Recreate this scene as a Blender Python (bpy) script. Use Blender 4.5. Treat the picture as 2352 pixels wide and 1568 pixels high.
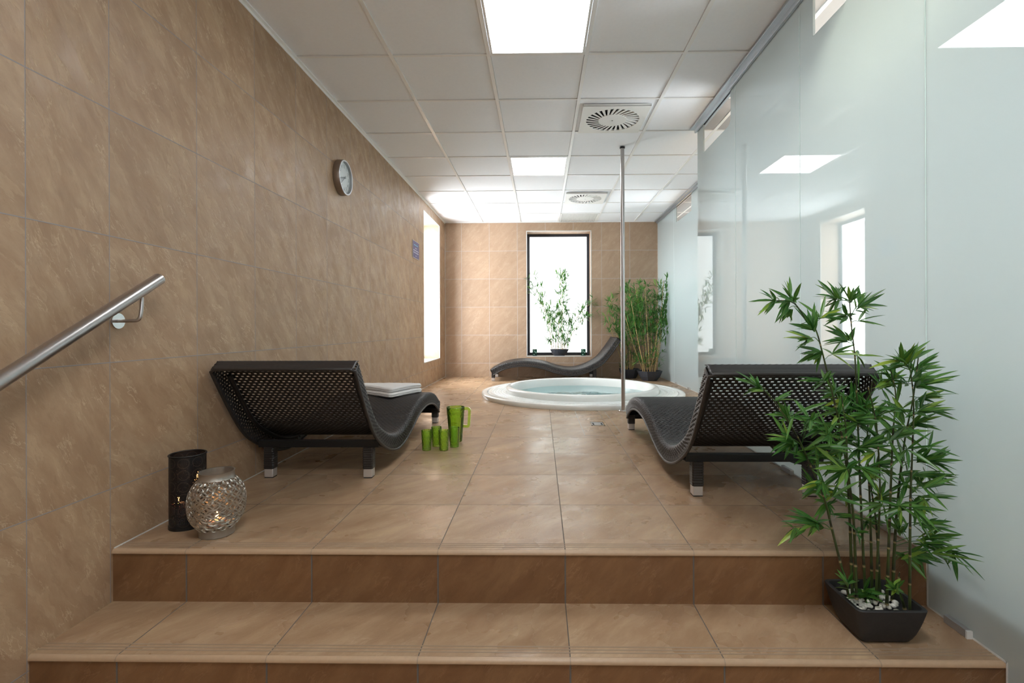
import bpy, bmesh, math, random
from mathutils import Vector, Matrix
from math import sin, cos, pi, sqrt, radians, atan2, floor as fl

# ------------------------------------------------------------------ clear
for o in list(bpy.data.objects):
    bpy.data.objects.remove(o, do_unlink=True)
S = bpy.context.scene
COL = S.collection
random.seed(7)

# ------------------------------------------------------------------ room measures (metres)
H = 0.7863                      # camera height above the platform floor (z = 0)
XL, XN, XF = -1.5307, 1.3397, 1.8762   # left wall, near glass, far glass
YB = 7.9654                     # back wall
CE = 2.474                      # ceiling
D1, D2, RISE = 1.7449, 1.4533, 0.1865  # stair nosings, riser
T = 0.45                        # wall / floor tile
YK = -2.3                       # wall behind the camera
XE = 3.3                        # far side of the room behind the glass
ZL = -2*RISE                    # lower floor

# ------------------------------------------------------------------ camera
cam = bpy.data.cameras.new('camera')
cam.sensor_fit = 'HORIZONTAL'
cam.sensor_width = 36.0
cam.lens = 1140.16/2352*36.0
cam.shift_x = -(1223.54-1176.0)/2352.0
cam.shift_y = -(784.0-751.90)/2352.0
cam.clip_start = 0.02
co = bpy.data.objects.new('camera', cam)
COL.objects.link(co)
co.matrix_world = Matrix.Translation((0, 0, H)) @ Matrix.Rotation(0.0156, 4, 'Z') @ Matrix.Rotation(pi/2, 4, 'X') @ Matrix.Rotation(-0.0034, 4, 'Z')
S.camera = co

# ------------------------------------------------------------------ world and exposure
W = bpy.data.worlds.new('world'); S.world = W; W.use_nodes = True
W.node_tree.nodes['Background'].inputs[0].default_value = (0.75, 0.85, 1.0, 1)
W.node_tree.nodes['Background'].inputs[1].default_value = 0.4
S.view_settings.view_transform = 'Standard'
S.view_settings.look = 'None'
S.view_settings.gamma = 1.0
S.view_settings.use_curve_mapping = False
S.view_settings.exposure = 0.8
S.cycles.max_bounces = 12
S.cycles.diffuse_bounces = 6
S.cycles.glossy_bounces = 5
S.cycles.transmission_bounces = 6
S.cycles.transparent_max_bounces = 24
S.cycles.sample_clamp_indirect = 6.0
S.cycles.use_denoising = True
S.cycles.caustics_reflective = False
S.cycles.caustics_refractive = False

L_WIN_LEFT, L_WIN_BACK, L_PANEL, L_PANEL_FILL = 10.5, 1.2, 8.5, 19.0

# downlight in the room behind the glass
sp = bpy.data.lights.new('downlight_lamp', 'SPOT')
sp.energy = 600; sp.color = (1.0, 0.9, 0.72); sp.spot_size = radians(124); sp.spot_blend = 0.45
sp.shadow_soft_size = 0.06
so = bpy.data.objects.new('downlight_lamp', sp); COL.objects.link(so)
so.location = (1.47, 1.88, 2.45)
# added area lamp, unseen in that same room, lighting the glass from behind
ar = bpy.data.lights.new('spa_room_fill', 'AREA')
ar.shape = 'RECTANGLE'; ar.size = 1.5; ar.size_y = 10.0; ar.energy = 640; ar.spread = radians(92); ar.color = (0.95, 0.98, 1.0)
ao = bpy.data.objects.new('spa_room_fill', ar); COL.objects.link(ao)
ao.location = (3.25, 3.0, 1.4); ao.rotation_euler = (0, radians(72), 0)

# ------------------------------------------------------------------ helpers
class MB:
    """collects verts / faces / uvs and links them as one mesh object"""
    def __init__(s):
        s.v = []; s.f = []; s.uv = []; s.tone = []
    def quad(s, a, b, c, d, uv=None):
        n = len(s.v); s.v += [a, b, c, d]; s.f.append((n, n+1, n+2, n+3))
        s.uv.append(uv or [(0, 0), (1, 0), (1, 1), (0, 1)])
    def face(s, pts, uv=None):
        n = len(s.v); s.v += list(pts); s.f.append(tuple(range(n, n+len(pts))))
        s.uv.append(uv or [(0, 0)]*len(pts))
    def box(s, x0, x1, y0, y1, z0, z1):
        n = len(s.v)
        s.v += [(x0,y0,z0),(x1,y0,z0),(x1,y1,z0),(x0,y1,z0),(x0,y0,z1),(x1,y0,z1),(x1,y1,z1),(x0,y1,z1)]
        for f in ((3,2,1,0),(4,5,6,7),(0,1,5,4),(1,2,6,5),(2,3,7,6),(3,0,4,7)):
            s.f.append(tuple(n+i for i in f)); s.uv.append([(0,0),(1,0),(1,1),(0,1)])
    def grid(s, rows, closed_u=False, closed_v=False, uvf=None):
        """rows: list of lists of points"""
        n = len(s.v); R = len(rows); Cn = len(rows[0])
        for r in rows: s.v += list(r)
        for i in range(R if closed_v else R-1):
            for j in range(Cn if closed_u else Cn-1):
                i2, j2 = (i+1) % R, (j+1) % Cn
                s.f.append((n+i*Cn+j, n+i*Cn+j2, n+i2*Cn+j2, n+i2*Cn+j))
                if uvf: s.uv.append([uvf(i, j), uvf(i, j+1), uvf(i+1, j+1), uvf(i+1, j)])
                else: s.uv.append([(j/Cn, i/R), ((j+1)/Cn, i/R), ((j+1)/Cn, (i+1)/R), (j/Cn, (i+1)/R)])
    def lathe(s, prof, n=48, c=(0, 0, 0), sx=1, sy=1, rf=None):
        rows = []
        for k, (r, z) in enumerate(prof):
            row = []
            for j in range(n):
                a = 2*pi*j/n
                rr = r if rf is None else rf(r, z, a, k)
                row.append((c[0]+rr*cos(a)*sx, c[1]+rr*sin(a)*sy, c[2]+z))
            rows.append(row)
        s.grid(rows, closed_u=True)
    def tube(s, path, r, n=8, caps=True, rf=None, closed=False):
        P = [Vector(p) for p in path]; rows = []
        up = Vector((0, 0, 1)); prev = None
        m = len(P)
        for i, p in enumerate(P):
            if closed: t = (P[(i+1) % m]-P[i-1]).normalized()
            else: t = (P[min(i+1, m-1)]-P[max(i-1, 0)]).normalized()
            if prev is None:
                a = up if abs(t.dot(up)) < .9 else Vector((1, 0, 0))
                x = t.cross(a).normalized()
            else:
                x = (prev - t*prev.dot(t)).normalized()
            prev = x; y = t.cross(x)
            rr = r if rf is None else rf(i)
            rows.append([tuple(p+x*(rr*cos(2*pi*j/n))+y*(rr*sin(2*pi*j/n))) for j in range(n)])
        s.grid(rows, closed_u=True, closed_v=closed)
        if caps and not closed:
            s.face(list(reversed(rows[0]))); s.face(rows[-1])
    def ribbon_closed(s, pts, nrm, w, t):
        pass
    def build(s, name, m, parent=None, smooth=False, loc=None, bevel=0, sharp=None, mods=None):
        me = bpy.data.meshes.new(name)
        me.from_pydata([tuple(p) for p in s.v], [], s.f)
        uvl = me.uv_layers.new(name='UVMap')
        k = 0
        flat = []
        for u in s.uv:
            for c in u: flat += [c[0], c[1]]
        uvl.data.foreach_set('uv', flat)
        if s.tone:
            at = me.attributes.new('tone', 'FLOAT', 'FACE')
            at.data.foreach_set('value', s.tone)
        if smooth:
            me.polygons.foreach_set('use_smooth', [True]*len(me.polygons))
            if sharp:
                try: me.set_sharp_from_angle(angle=radians(sharp))
                except Exception: pass
        me.materials.append(m)
        me.update()
        o = bpy.data.objects.new(name, me)
        COL.objects.link(o)
        if parent: o.parent = parent
        if loc: o.location = loc
        if bevel:
            b = o.modifiers.new('b', 'BEVEL'); b.width = bevel; b.segments = 2; b.limit_method = 'ANGLE'; b.angle_limit = radians(40)
        return o

def thing(name, label, cat, loc=(0, 0, 0), rz=0, group=None):
    o = bpy.data.objects.new(name, None); COL.objects.link(o)
    o.location = loc; o.rotation_euler = (0, 0, rz)
    o.empty_display_size = 0.05
    o['label'] = label; o['category'] = cat
    if group: o['group'] = group
    return o
def fixn(o):
    bm = bmesh.new(); bm.from_mesh(o.data)
    bmesh.ops.remove_doubles(bm, verts=bm.verts, dist=1e-5)
    bmesh.ops.recalc_face_normals(bm, faces=bm.faces); bm.to_mesh(o.data); bm.free(); return o
def tag(o, label, cat, group=None):
    o['label'] = label; o['category'] = cat
    if group: o['group'] = group
    return o
def struct(o): o['kind'] = 'structure'; return o
def sempty(name):
    o = bpy.data.objects.new(name, None); COL.objects.link(o); o['kind'] = 'structure'; return o
def copy_tree(o, parent=None):
    c = o.copy(); COL.objects.link(c)
    if parent: c.parent = parent
    for ch in list(o.children): copy_tree(ch, c)
    return c
def smoothstep(a, b, x):
    t = min(1, max(0, (x-a)/(b-a))); return t*t*(3-2*t)
def interp(tab, x):
    if x <= tab[0][0]: return tab[0][1]
    for (a, b), (c, d) in zip(tab, tab[1:]):
        if x <= c: return b+(d-b)*(x-a)/(c-a)
    return tab[-1][1]
def spline(pts, n=8):
    P = [Vector(p) for p in pts]; out = []
    for i in range(len(P)-1):
        p0, p1, p2, p3 = P[max(i-1, 0)], P[i], P[i+1], P[min(i+2, len(P)-1)]
        for k in range(n):
            t = k/n
            out.append(0.5*((2*p1)+(p2-p0)*t+(2*p0-5*p1+4*p2-p3)*t*t+(-p0+3*p1-3*p2+p3)*t**3))
    out.append(P[-1]); return out

def rrect(hx, hy, z, r, n=5, dx=0, dy=0):
    out = []
    for (sx, sy, a0) in ((1, 1, 0), (-1, 1, pi/2), (-1, -1, pi), (1, -1, 1.5*pi)):
        for k in range(n+1):
            a = a0+k/n*pi/2
            out.append((dx+sx*(hx-r)+r*cos(a), dy+sy*(hy-r)+r*sin(a), z))
    return out

# ------------------------------------------------------------------ materials
class NT:
    def __init__(s, name):
        s.m = bpy.data.materials.new(name); s.m.use_nodes = True
        s.t = s.m.node_tree; s.t.nodes.clear()
        s.out = s.n('ShaderNodeOutputMaterial')
    def n(s, typ, **kw):
        nd = s.t.nodes.new(typ)
        for k, v in kw.items():
            if k == 'inp':
                for i, x in v.items():
                    if hasattr(x, 'is_output') or isinstance(x, bpy.types.NodeSocket): s.t.links.new(x, nd.inputs[i])
                    else: nd.inputs[i].default_value = x
            else: setattr(nd, k, v)
        return nd
    def math(s, op, a, b=0.0, c=0.0, clamp=False):
        nd = s.n('ShaderNodeMath', operation=op, inp={0: a, 1: b, 2: c}); nd.use_clamp = clamp
        return nd.outputs[0]
    def vmath(s, op, a, b=(0, 0, 0)):
        nd = s.n('ShaderNodeVectorMath', operation=op, inp={0: a, 1: b}); return nd
    def ramp(s, f, stops, interp='LINEAR'):
        nd = s.n('ShaderNodeValToRGB', inp={0: f}); r = nd.color_ramp; r.interpolation = interp
        while len(r.elements) < len(stops): r.elements.new(0.5)
        for e, (p, c) in zip(r.elements, stops):
            e.position = p
            e.color = (c, c, c, 1) if isinstance(c, (int, float)) else (*c, 1)
        return nd.outputs[0]
    def mix(s, f, a, b, bt='MIX'):
        nd = s.n('ShaderNodeMix', data_type='RGBA', blend_type=bt)
        for i, x in ((0, f), (6, a), (7, b)):
            if isinstance(x, bpy.types.NodeSocket): s.t.links.new(x, nd.inputs[i])
            else: nd.inputs[i].default_value = (*x, 1) if isinstance(x, tuple) and len(x) == 3 else x
        return nd.outputs[2]
    def noise(s, vec, scale, detail=4, rough=.55, dist=0.0):
        nd = s.n('ShaderNodeTexNoise', inp={'Scale': scale, 'Detail': detail, 'Roughness': rough, 'Distortion': dist})
        if vec is not None: s.t.links.new(vec, nd.inputs['Vector'])
        return nd.outputs['Fac']
    def bump(s, h, strength=.3, dist=.01):
        return s.n('ShaderNodeBump', inp={'Height': h, 'Strength': strength, 'Distance': dist}).outputs[0]
    def pbr(s, **kw):
        nd = s.n('ShaderNodeBsdfPrincipled')
        for k, x in kw.items():
            k = k.replace('_', ' ')
            if isinstance(x, bpy.types.NodeSocket): s.t.links.new(x, nd.inputs[k])
            else: nd.inputs[k].default_value = (*x, 1) if isinstance(x, tuple) and len(x) == 3 else x
        return nd.outputs[0]
    def done(s, sh):
        s.t.links.new(sh, s.out.inputs[0]); return s.m
    def mixsh(s, f, a, b):
        return s.n('ShaderNodeMixShader', inp={0: f, 1: a, 2: b}).outputs[0]

def simple(name, col, rough=.5, metal=0.0, noise=0.0, nscale=40, bump=0.0, **kw):
    t = NT(name)
    tc = t.n('ShaderNodeTexCoord').outputs['Object']
    args = dict(Base_Color=col, Roughness=rough, Metallic=metal); args.update(kw)
    if noise:
        nf = t.noise(tc, nscale, 4)
        args['Base_Color'] = t.mix(nf, tuple(c*(1-noise) for c in col), tuple(min(1, c*(1+noise)) for c in col))
    if bump:
        args['Normal'] = t.bump(t.noise(tc, nscale, 4), bump, .004)
    return t.done(t.pbr(**args))

def tile_mat(name, tone=(1, 1, 1), rough=(.34, .55), grout=(.30, .28, .28), gw=.0035, size=(T, T), flip=1, contrast=1.0, wet=False, soft=0.0):
    """sand coloured riven-slate porcelain, one print per tile, laid on a UV grid of whole tiles"""
    t = NT(name)
    uv = t.n('ShaderNodeUVMap').outputs[0]
    cell = t.vmath('FLOOR', uv).outputs[0]
    loc = t.vmath('SUBTRACT', uv, cell).outputs[0]
    wn = t.n('ShaderNodeTexWhiteNoise', noise_dimensions='2D', inp={0: cell})
    rnd, rcol = wn.outputs['Value'], wn.outputs['Color']
    sep = t.n('ShaderNodeSeparateXYZ', inp={0: loc})
    u, v = sep.outputs[0], sep.outputs[1]
    # grout
    du = t.math('MULTIPLY', t.math('MINIMUM', u, t.math('SUBTRACT', 1.0, u)), size[0])
    dv = t.math('MULTIPLY', t.math('MINIMUM', v, t.math('SUBTRACT', 1.0, v)), size[1])
    dmin = t.math('MINIMUM', du, dv)
    gm = t.math('SUBTRACT', 1.0, t.n('ShaderNodeMapRange', inp={0: dmin, 1: gw*.42, 2: gw*.62, 3: 0.0, 4: 1.0}).outputs[0])
    # position in metres on the tile, turned so that the streaks lie along x
    mpos = t.vmath('MULTIPLY', loc, (size[0], size[1]*flip, 0)).outputs[0]
    rot = t.n('ShaderNodeVectorRotate', rotation_type='Z_AXIS', inp={0: mpos, 'Angle': radians(-48)}).outputs[0]
    off = t.vmath('MULTIPLY', rcol, (7.0, 7.0, 31.0)).outputs[0]
    p0 = t.vmath('ADD', rot, off).outputs[0]
    wob = t.n('ShaderNodeTexNoise', inp={'Vector': p0, 'Scale': 8.0, 'Detail': 3.0})
    wv = t.vmath('MULTIPLY', t.vmath('SUBTRACT', wob.outputs['Color'], (.5, .5, .5)).outputs[0], (.055, .055, 0)).outputs[0]
    p1 = t.vmath('ADD', p0, wv).outputs[0]
    ps = t.vmath('MULTIPLY', p1, (1.0, 3.2, 1.0)).outputs[0]
    big = t.noise(ps, 3.6, 7, .66, .15)
    fine = t.noise(t.vmath('MULTIPLY', p1, (1.0, 1.7, 1.0)).outputs[0], 42, 5, .7, .1)
    grain = t.noise(p0, 240, 2, .6)
    clefts = t.noise(ps, 6.0, 6, .62, .35)
    # broken pale ridges
    rid = t.math('ABSOLUTE', t.math('SUBTRACT', clefts, .5))
    ridge = t.n('ShaderNodeMapRange', inp={0: rid, 1: 0.0, 2: .016, 3: 1.0, 4: 0.0}).outputs[0]
    msk = t.ramp(t.noise(p1, 9.0, 3), [(.50, 0), (.58, 1)])
    ridge = t.math('MULTIPLY', ridge, msk)
    # terraces of riven slate: pale flakes with a crisp ragged lip
    tn = t.noise(t.vmath('MULTIPLY', p1, (1.0, 2.6, 1.0)).outputs[0], 6.0, 8, .64, .1)
    flake = t.ramp(tn, [(.56, 0), (.585, 1), (.66, .55), (.80, .9)])
    pit = t.ramp(tn, [(.34, 1), (.41, .35), (.43, 0)])
    c = t.ramp(big, [(.30, (.305*tone[0], .207*tone[1], .135*tone[2])), (.45, (.358*tone[0], .254*tone[1], .169*tone[2])),
                     (.56, (.405*tone[0], .302*tone[1], .208*tone[2])), (.70, (.475*tone[0], .37*tone[1], .255*tone[2]))])
    if soft: c = t.mix(soft, c, (.385*tone[0], .282*tone[1], .192*tone[2]))
    c = t.mix(t.math('MULTIPLY', flake, .42*contrast), c, (.50*tone[0], .395*tone[1], .275*tone[2]))
    c = t.mix(t.math('MULTIPLY', pit, (.10 if wet else .35)*contrast), c, (.27*tone[0], .178*tone[1], .112*tone[2]))
    c = t.mix(t.math('MULTIPLY', t.math('SUBTRACT', 1.0, fine), .32), c, t.mix(1.0, c, (.76, .71, .66), 'MULTIPLY'))
    c = t.mix(t.math('MULTIPLY', ridge, .65*contrast), c, (.60*tone[0], .49*tone[1], .35*tone[2]))
    c = t.mix(t.math('MULTIPLY', grain, .35), c, t.mix(1.0, c, (.82, .80, .78), 'MULTIPLY'))
    br = t.n('ShaderNodeMapRange', inp={0: rnd, 1: 0.0, 2: 1.0, 3: .94, 4: 1.06}).outputs[0]
    c = t.mix(1.0, c, t.n('ShaderNodeCombineXYZ', inp={0: br, 1: br, 2: br}).outputs[0], 'MULTIPLY')
    c = t.mix(gm, c, grout)
    # relief
    h = t.math('ADD', t.math('MULTIPLY', flake, .16 if wet else .34), t.math('MULTIPLY', ridge, .36))
    h = t.math('SUBTRACT', h, t.math('MULTIPLY', pit, .22))
    h = t.math('ADD', h, t.math('MULTIPLY', fine, .42))
    h = t.math('ADD', h, t.math('MULTIPLY', big, .35*(1-soft)))
    h = t.math('ADD', h, t.math('MULTIPLY', grain, .07))
    h = t.math('SUBTRACT', h, t.math('MULTIPLY', gm, .6))
    nrm = t.bump(h, .55 if not wet else .35, .0032)
    rr = t.n('ShaderNodeMapRange', inp={0: t.noise(p1, 3.0 if wet else 8, 4), 1: .35, 2: .65, 3: rough[0], 4: rough[1]}).outputs[0]
    rr = t.mix(gm, rr, (.8, .8, .8))
    return t.done(t.pbr(Base_Color=c, Roughness=rr, Normal=nrm, IOR=1.5))

M = {}
M['tile_left'] = tile_mat('slate_tile_left', tone=(1.06, .98, .90), flip=-1, contrast=1.0, soft=.22)
M['tile_back'] = tile_mat('slate_tile_back', tone=(1.05, 1.0, 1.0), grout=(.46, .42, .40), contrast=.62, gw=.005, soft=.62)
M['tile_floor'] = tile_mat('slate_tile_floor', tone=(1.02, .93, .83), rough=(.20, .44), grout=(.12, .10, .085), gw=.0035, contrast=.32, wet=True)
M['tile_tread'] = tile_mat('slate_tile_tread', tone=(1.0, .86, .72), rough=(.34, .5), grout=(.13, .115, .10), gw=.004, contrast=.38)  # warmer tile copy: light bounced between the steps is tinted into it
M['tile_riser_shaded'] = tile_mat('slate_tile_riser_shaded', tone=(.52, .36, .23), rough=(.42, .58), grout=(.12, .11, .10), gw=.005, size=(T, T), contrast=.6)  # darker tile copy: the shade on the risers is put into its colour
M['nosing'] = simple('nosing_glaze', (.42, .29, .185), .38, noise=.10, nscale=60)
M['groove'] = simple('nosing_groove', (.30, .22, .155), .6)
M['ceil'] = simple('ceiling_board', (.90, .93, .975), .85, noise=.03, nscale=55, bump=.12)
M['ceil_spa_dim'] = simple('dimmed_ceiling_board', (.40, .40, .41), .85, noise=.03, nscale=55)  # same boards, darkened in colour for the dimness behind the glass
M['grid'] = simple('ceiling_grid_paint', (.88, .89, .89), .28)
M['whitepaint'] = simple('white_paint', (.80, .80, .78), .6, noise=.02, nscale=8)
M['beige'] = simple('beige_paint', (.42, .36, .30), .6, noise=.03, nscale=6)
M['frame'] = simple('anthracite_frame', (.022, .028, .042), .35, noise=.1, nscale=30)
M['silicone'] = simple('silicone', (.62, .63, .62), .5)
M['alu'] = simple('aluminium', (.50, .53, .56), .42, 1.0, noise=.04, nscale=90)
M['clip'] = simple('grey_clip', (.40, .40, .40), .35, .6)
M['steel'] = simple('brushed_steel', (.47, .45, .445), .30, 1.0, noise=.06, nscale=160)
M['polished'] = simple('polished_steel', (.70, .69, .68), .14, 1.0)
M['acrylic'] = simple('white_acrylic', (.80, .82, .80), .16, noise=.015, nscale=5)
M['grate'] = simple('white_grating', (.72, .75, .74), .4)
M['dark'] = simple('dark_void', (.012, .012, .013), .7)
M['plate'] = simple('diffuser_plate', (.80, .81, .79), .45)
M['pvc'] = simple('towel_steel_cap', (.62, .58, .56), .35, .55)
M['blackmetal'] = simple('black_metal', (.012, .012, .013), .38, .3)

def emit(name, col, st):
    t = NT(name)
    e = t.n('ShaderNodeEmission', inp={0: (*col, 1), 1: st})
    d = t.pbr(Base_Color=(.75, .77, .78), Roughness=.25)
    return t.done(t.n('ShaderNodeAddShader', inp={0: e.outputs[0], 1: d}).outputs[0])
M['pane_left'] = emit('frosted_pane_left', (.93, .97, 1.0), L_WIN_LEFT)
M['pane_back'] = emit('frosted_pane_back', (.965, .985, 1.0), L_WIN_BACK)
M['led'] = emit('led_diffuser', (.965, .985, 1.0), L_PANEL)
M['led_fill'] = emit('led_diffuser_fill', (.965, .985, 1.0), L_PANEL_FILL)  # for the added panels out of view that brighten stairs and near walls
M['flame'] = emit('candle_flame', (1.0, .42, .12), 12)

def glass_panel_mat():
    t = NT('frosted_glass')
    tc = t.n('ShaderNodeTexCoord').outputs['Object']
    c = t.mix(t.noise(tc, 1.2, 2), (.615, .69, .70), (.635, .705, .71))
    d = t.n('ShaderNodeBsdfDiffuse', inp={0: c}).outputs[0]
    tr = t.n('ShaderNodeBsdfTranslucent', inp={0: c}).outputs[0]
    body = t.mixsh(.42, d, tr)
    g = t.n('ShaderNodeBsdfGlossy', inp={0: (.95, 1, .99, 1), 1: .012}).outputs[0]
    f = t.n('ShaderNodeFresnel', inp={0: 1.62}).outputs[0]
    return t.done(t.mixsh(f, body, g))
M['glass'] = glass_panel_mat()
def edge_mat():
    t = NT('glass_edge')
    d = t.n('ShaderNodeBsdfDiffuse', inp={0: (.80, .92, .90, 1)}).outputs[0]
    tr = t.n('ShaderNodeBsdfTranslucent', inp={0: (.80, .92, .90, 1)}).outputs[0]
    return t.done(t.mixsh(.62, d, tr))
M['glass_edge'] = edge_mat()

def tint_glass(name, col, body, fac, ior=1.5, gl=1.0, rough=.03, bumpy=0.0, fmul=1.0):
    t = NT(name)
    tr = t.n('ShaderNodeBsdfTransparent', inp={0: (*col, 1)}).outputs[0]
    df = t.n('ShaderNodeBsdfTranslucent', inp={0: (*body, 1)}).outputs[0]
    df2 = t.n('ShaderNodeBsdfDiffuse', inp={0: (*body, 1)}).outputs[0]
    b = t.mixsh(fac, tr, t.mixsh(.5, df, df2))
    g = t.n('ShaderNodeBsdfGlossy', inp={0: (1, 1, 1, 1), 1: rough})
    fr = t.n('ShaderNodeFresnel', inp={0: ior})
    if bumpy:
        tc = t.n('ShaderNodeTexCoord').outputs['Object']
        nb = t.bump(t.noise(tc, bumpy, 2), .25, .01)
        t.t.links.new(nb, g.inputs['Normal']); t.t.links.new(nb, fr.inputs['Normal'])
    return t.done(t.mixsh(fr.outputs[0], b, g.outputs[0]))
M['green'] = tint_glass('green_plastic', (.88, .99, .50), (.50, .97, .08), .20)
M['greenglass'] = tint_glass('bottle_green_glass', (.25, .50, .42), (.05, .16, .12), .45)
M['water'] = tint_glass('pool_water', (.62, .90, .93), (.56, .90, .93), .30, ior=1.33, bumpy=6.0)
M['clear'] = tint_glass('clear_glass', (.95, .97, .96), (.8, .8, .8), .03)

def weave_mat():
    t = NT('rattan_weave')
    uv = t.n('ShaderNodeUVMap').outputs[0]
    n = t.noise(uv, 9, 3)
    c = t.mix(n, (.016, .0145, .0150), (.034, .030, .030))
    sx = t.n('ShaderNodeSeparateXYZ', inp={0: uv})
    fine = t.math('SINE', t.math('MULTIPLY', sx.outputs[1], 2*pi*3))
    return t.done(t.pbr(Base_Color=c, Roughness=.36, IOR=1.5, Normal=t.bump(fine, .15, .002)))
M['weave'] = weave_mat()
M['braid'] = simple('rattan_braid', (.020, .017, .016), .42, noise=.2, nscale=90, bump=.3)

def leaf_mat(name, dark, mid, light):
    t = NT(name)
    a = t.n('ShaderNodeAttribute', attribute_name='tone').outputs['Fac']
    c = t.ramp(a, [(0, dark), (.55, mid), (1, light)])
    uv = t.n('ShaderNodeUVMap').outputs[0]
    sx = t.n('ShaderNodeSeparateXYZ', inp={0: uv})
    rib = t.n('ShaderNodeMapRange', inp={0: t.math('ABSOLUTE', t.math('SUBTRACT', sx.outputs[0], .5)), 1: 0.0, 2: .08, 3: .35, 4: 0.0}).outputs[0]
    c = t.mix(rib, c, light)
    p = t.pbr(Base_Color=c, Roughness=.34)
    tr = t.n('ShaderNodeBsdfTranslucent', inp={0: c}).outputs[0]
    return t.done(t.mixsh(.28, p, tr))
M['leaf'] = leaf_mat('bamboo_leaf', (.034, .140, .026), (.10, .26, .045), (.46, .58, .07))
M['leaf_far'] = leaf_mat('bamboo_leaf_bright', (.055, .185, .045), (.135, .345, .080), (.36, .53, .11))

def cane_mat(name, a, b, node):
    t = NT(name)
    uv = t.n('ShaderNodeUVMap').outputs[0]
    sx = t.n('ShaderNodeSeparateXYZ', inp={0: uv})
    v = sx.outputs[1]
    fr = t.math('FRACT', v)
    ring = t.ramp(fr, [(0, 1), (.05, .9), (.07, 0), (.93, 0), (1, 0)])
    dk = t.ramp(fr, [(.07, 0), (.10, .9), (.35, .2), (.6, 0)])
    c = t.mix(dk, a, b)
    c = t.mix(ring, c, node)
    return t.done(t.pbr(Base_Color=c, Roughness=.4))
M['cane'] = cane_mat('dark_bamboo_cane', (.036, .056, .012), (.012, .011, .007), (.26, .20, .10))
M['cane_far'] = cane_mat('golden_bamboo_cane', (.52, .36, .15), (.42, .25, .09), (.66, .55, .34))
M['pot'] = simple('dark_clay_pot', (.018, .018, .019), .62, noise=.25, nscale=45, bump=.25)
M['pot_far'] = simple('slate_pot', (.040, .046, .060), .6, noise=.2, nscale=40)
M['pebble'] = simple('white_pebble', (.62, .60, .54), .6, noise=.15, nscale=70)
M['soil'] = simple('dark_soil', (.03, .024, .018), .9, noise=.3, nscale=80, bump=.5)
M['towel'] = simple('white_towel', (.84, .83, .82), .95, noise=.05, nscale=320, bump=.9)
M['wax'] = simple('candle_wax', (.80, .66, .58), .5, noise=.03, nscale=20, **{'Subsurface_Weight': .25})
M['silver'] = simple('aged_silver', (.47, .45, .41), .38, 1.0, noise=.25, nscale=28)
M['silver_rim'] = simple('dull_silver', (.40, .37, .33), .45, .9, noise=.15, nscale=40)
M['ink'] = simple('grey_ink', (.33, .37, .40), .6)
M['face'] = simple('clock_face', (.66, .72, .74), .5)
M['bronze'] = simple('clock_case', (.30, .245, .21), .38, .8, noise=.05, nscale=50)
M['purple'] = simple('violet_print', (.105, .095, .215), .5)
M['printwhite'] = simple('pale_print', (.70, .70, .78), .6)
M['printblue'] = simple('blue_print', (.25, .62, .78), .6)
M['label_edge'] = simple('plaque_edge', (.55, .52, .50), .4)

def lantern_mat():
    """black perforated sheet: rosettes of tiny pin holes"""
    t = NT('perforated_black_metal')
    uv = t.n('ShaderNodeUVMap').outputs[0]
    sc = t.vmath('MULTIPLY', uv, (8.0, 6.0, 0)).outputs[0]
    cell = t.vmath('FLOOR', sc).outputs[0]
    loc = t.vmath('SUBTRACT', t.vmath('SUBTRACT', sc, cell).outputs[0], (.5, .5, 0)).outputs[0]
    ln = t.vmath('LENGTH', loc).outputs['Value']
    s2 = t.n('ShaderNodeSeparateXYZ', inp={0: loc})
    ang = t.math('ARCTAN2', s2.outputs[1], s2.outputs[0])
    spokes = t.math('COSINE', t.math('MULTIPLY', ang, 24.0))
    rings = t.math('COSINE', t.math('MULTIPLY', ln, 2*pi*9.0))
    dots = t.math('MULTIPLY', t.math('GREATER_THAN', spokes, .30), t.math('GREATER_THAN', rings, .45))
    inside = t.math('LESS_THAN', ln, .42)
    vor = t.n('ShaderNodeTexVoronoi', inp={'Vector': uv, 'Scale': 62.0, 'Randomness': .6}).outputs['Distance']
    pin = t.math('LESS_THAN', vor, .26)
    hole = t.math('MAXIMUM', t.math('MULTIPLY', dots, inside), t.math('MULTIPLY', pin, t.math('SUBTRACT', 1.0, inside)))
    vv = t.n('ShaderNodeSeparateXYZ', inp={0: uv}).outputs[1]
    band = t.math('MULTIPLY', t.math('GREATER_THAN', vv, .06), t.math('LESS_THAN', vv, .93))
    hole = t.math('MULTIPLY', hole, band)
    edge = t.math('MULTIPLY', t.math('LESS_THAN', t.math('ABSOLUTE', t.math('SUBTRACT', ln, .40)), .03), .5)
    c = t.mix(edge, (.012, .011, .012), (.08, .06, .05))
    p = t.pbr(Base_Color=c, Roughness=.42, Metallic=.4)
    tr = t.n('ShaderNodeBsdfTransparent').outputs[0]
    return t.done(t.mixsh(t.math('MULTIPLY', hole, .85), p, tr))
M['perf'] = lantern_mat()

# ================================================================== SETTING
def uvw(pts, fu, fv): return [(fu(p), fv(p)) for p in pts]

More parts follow.
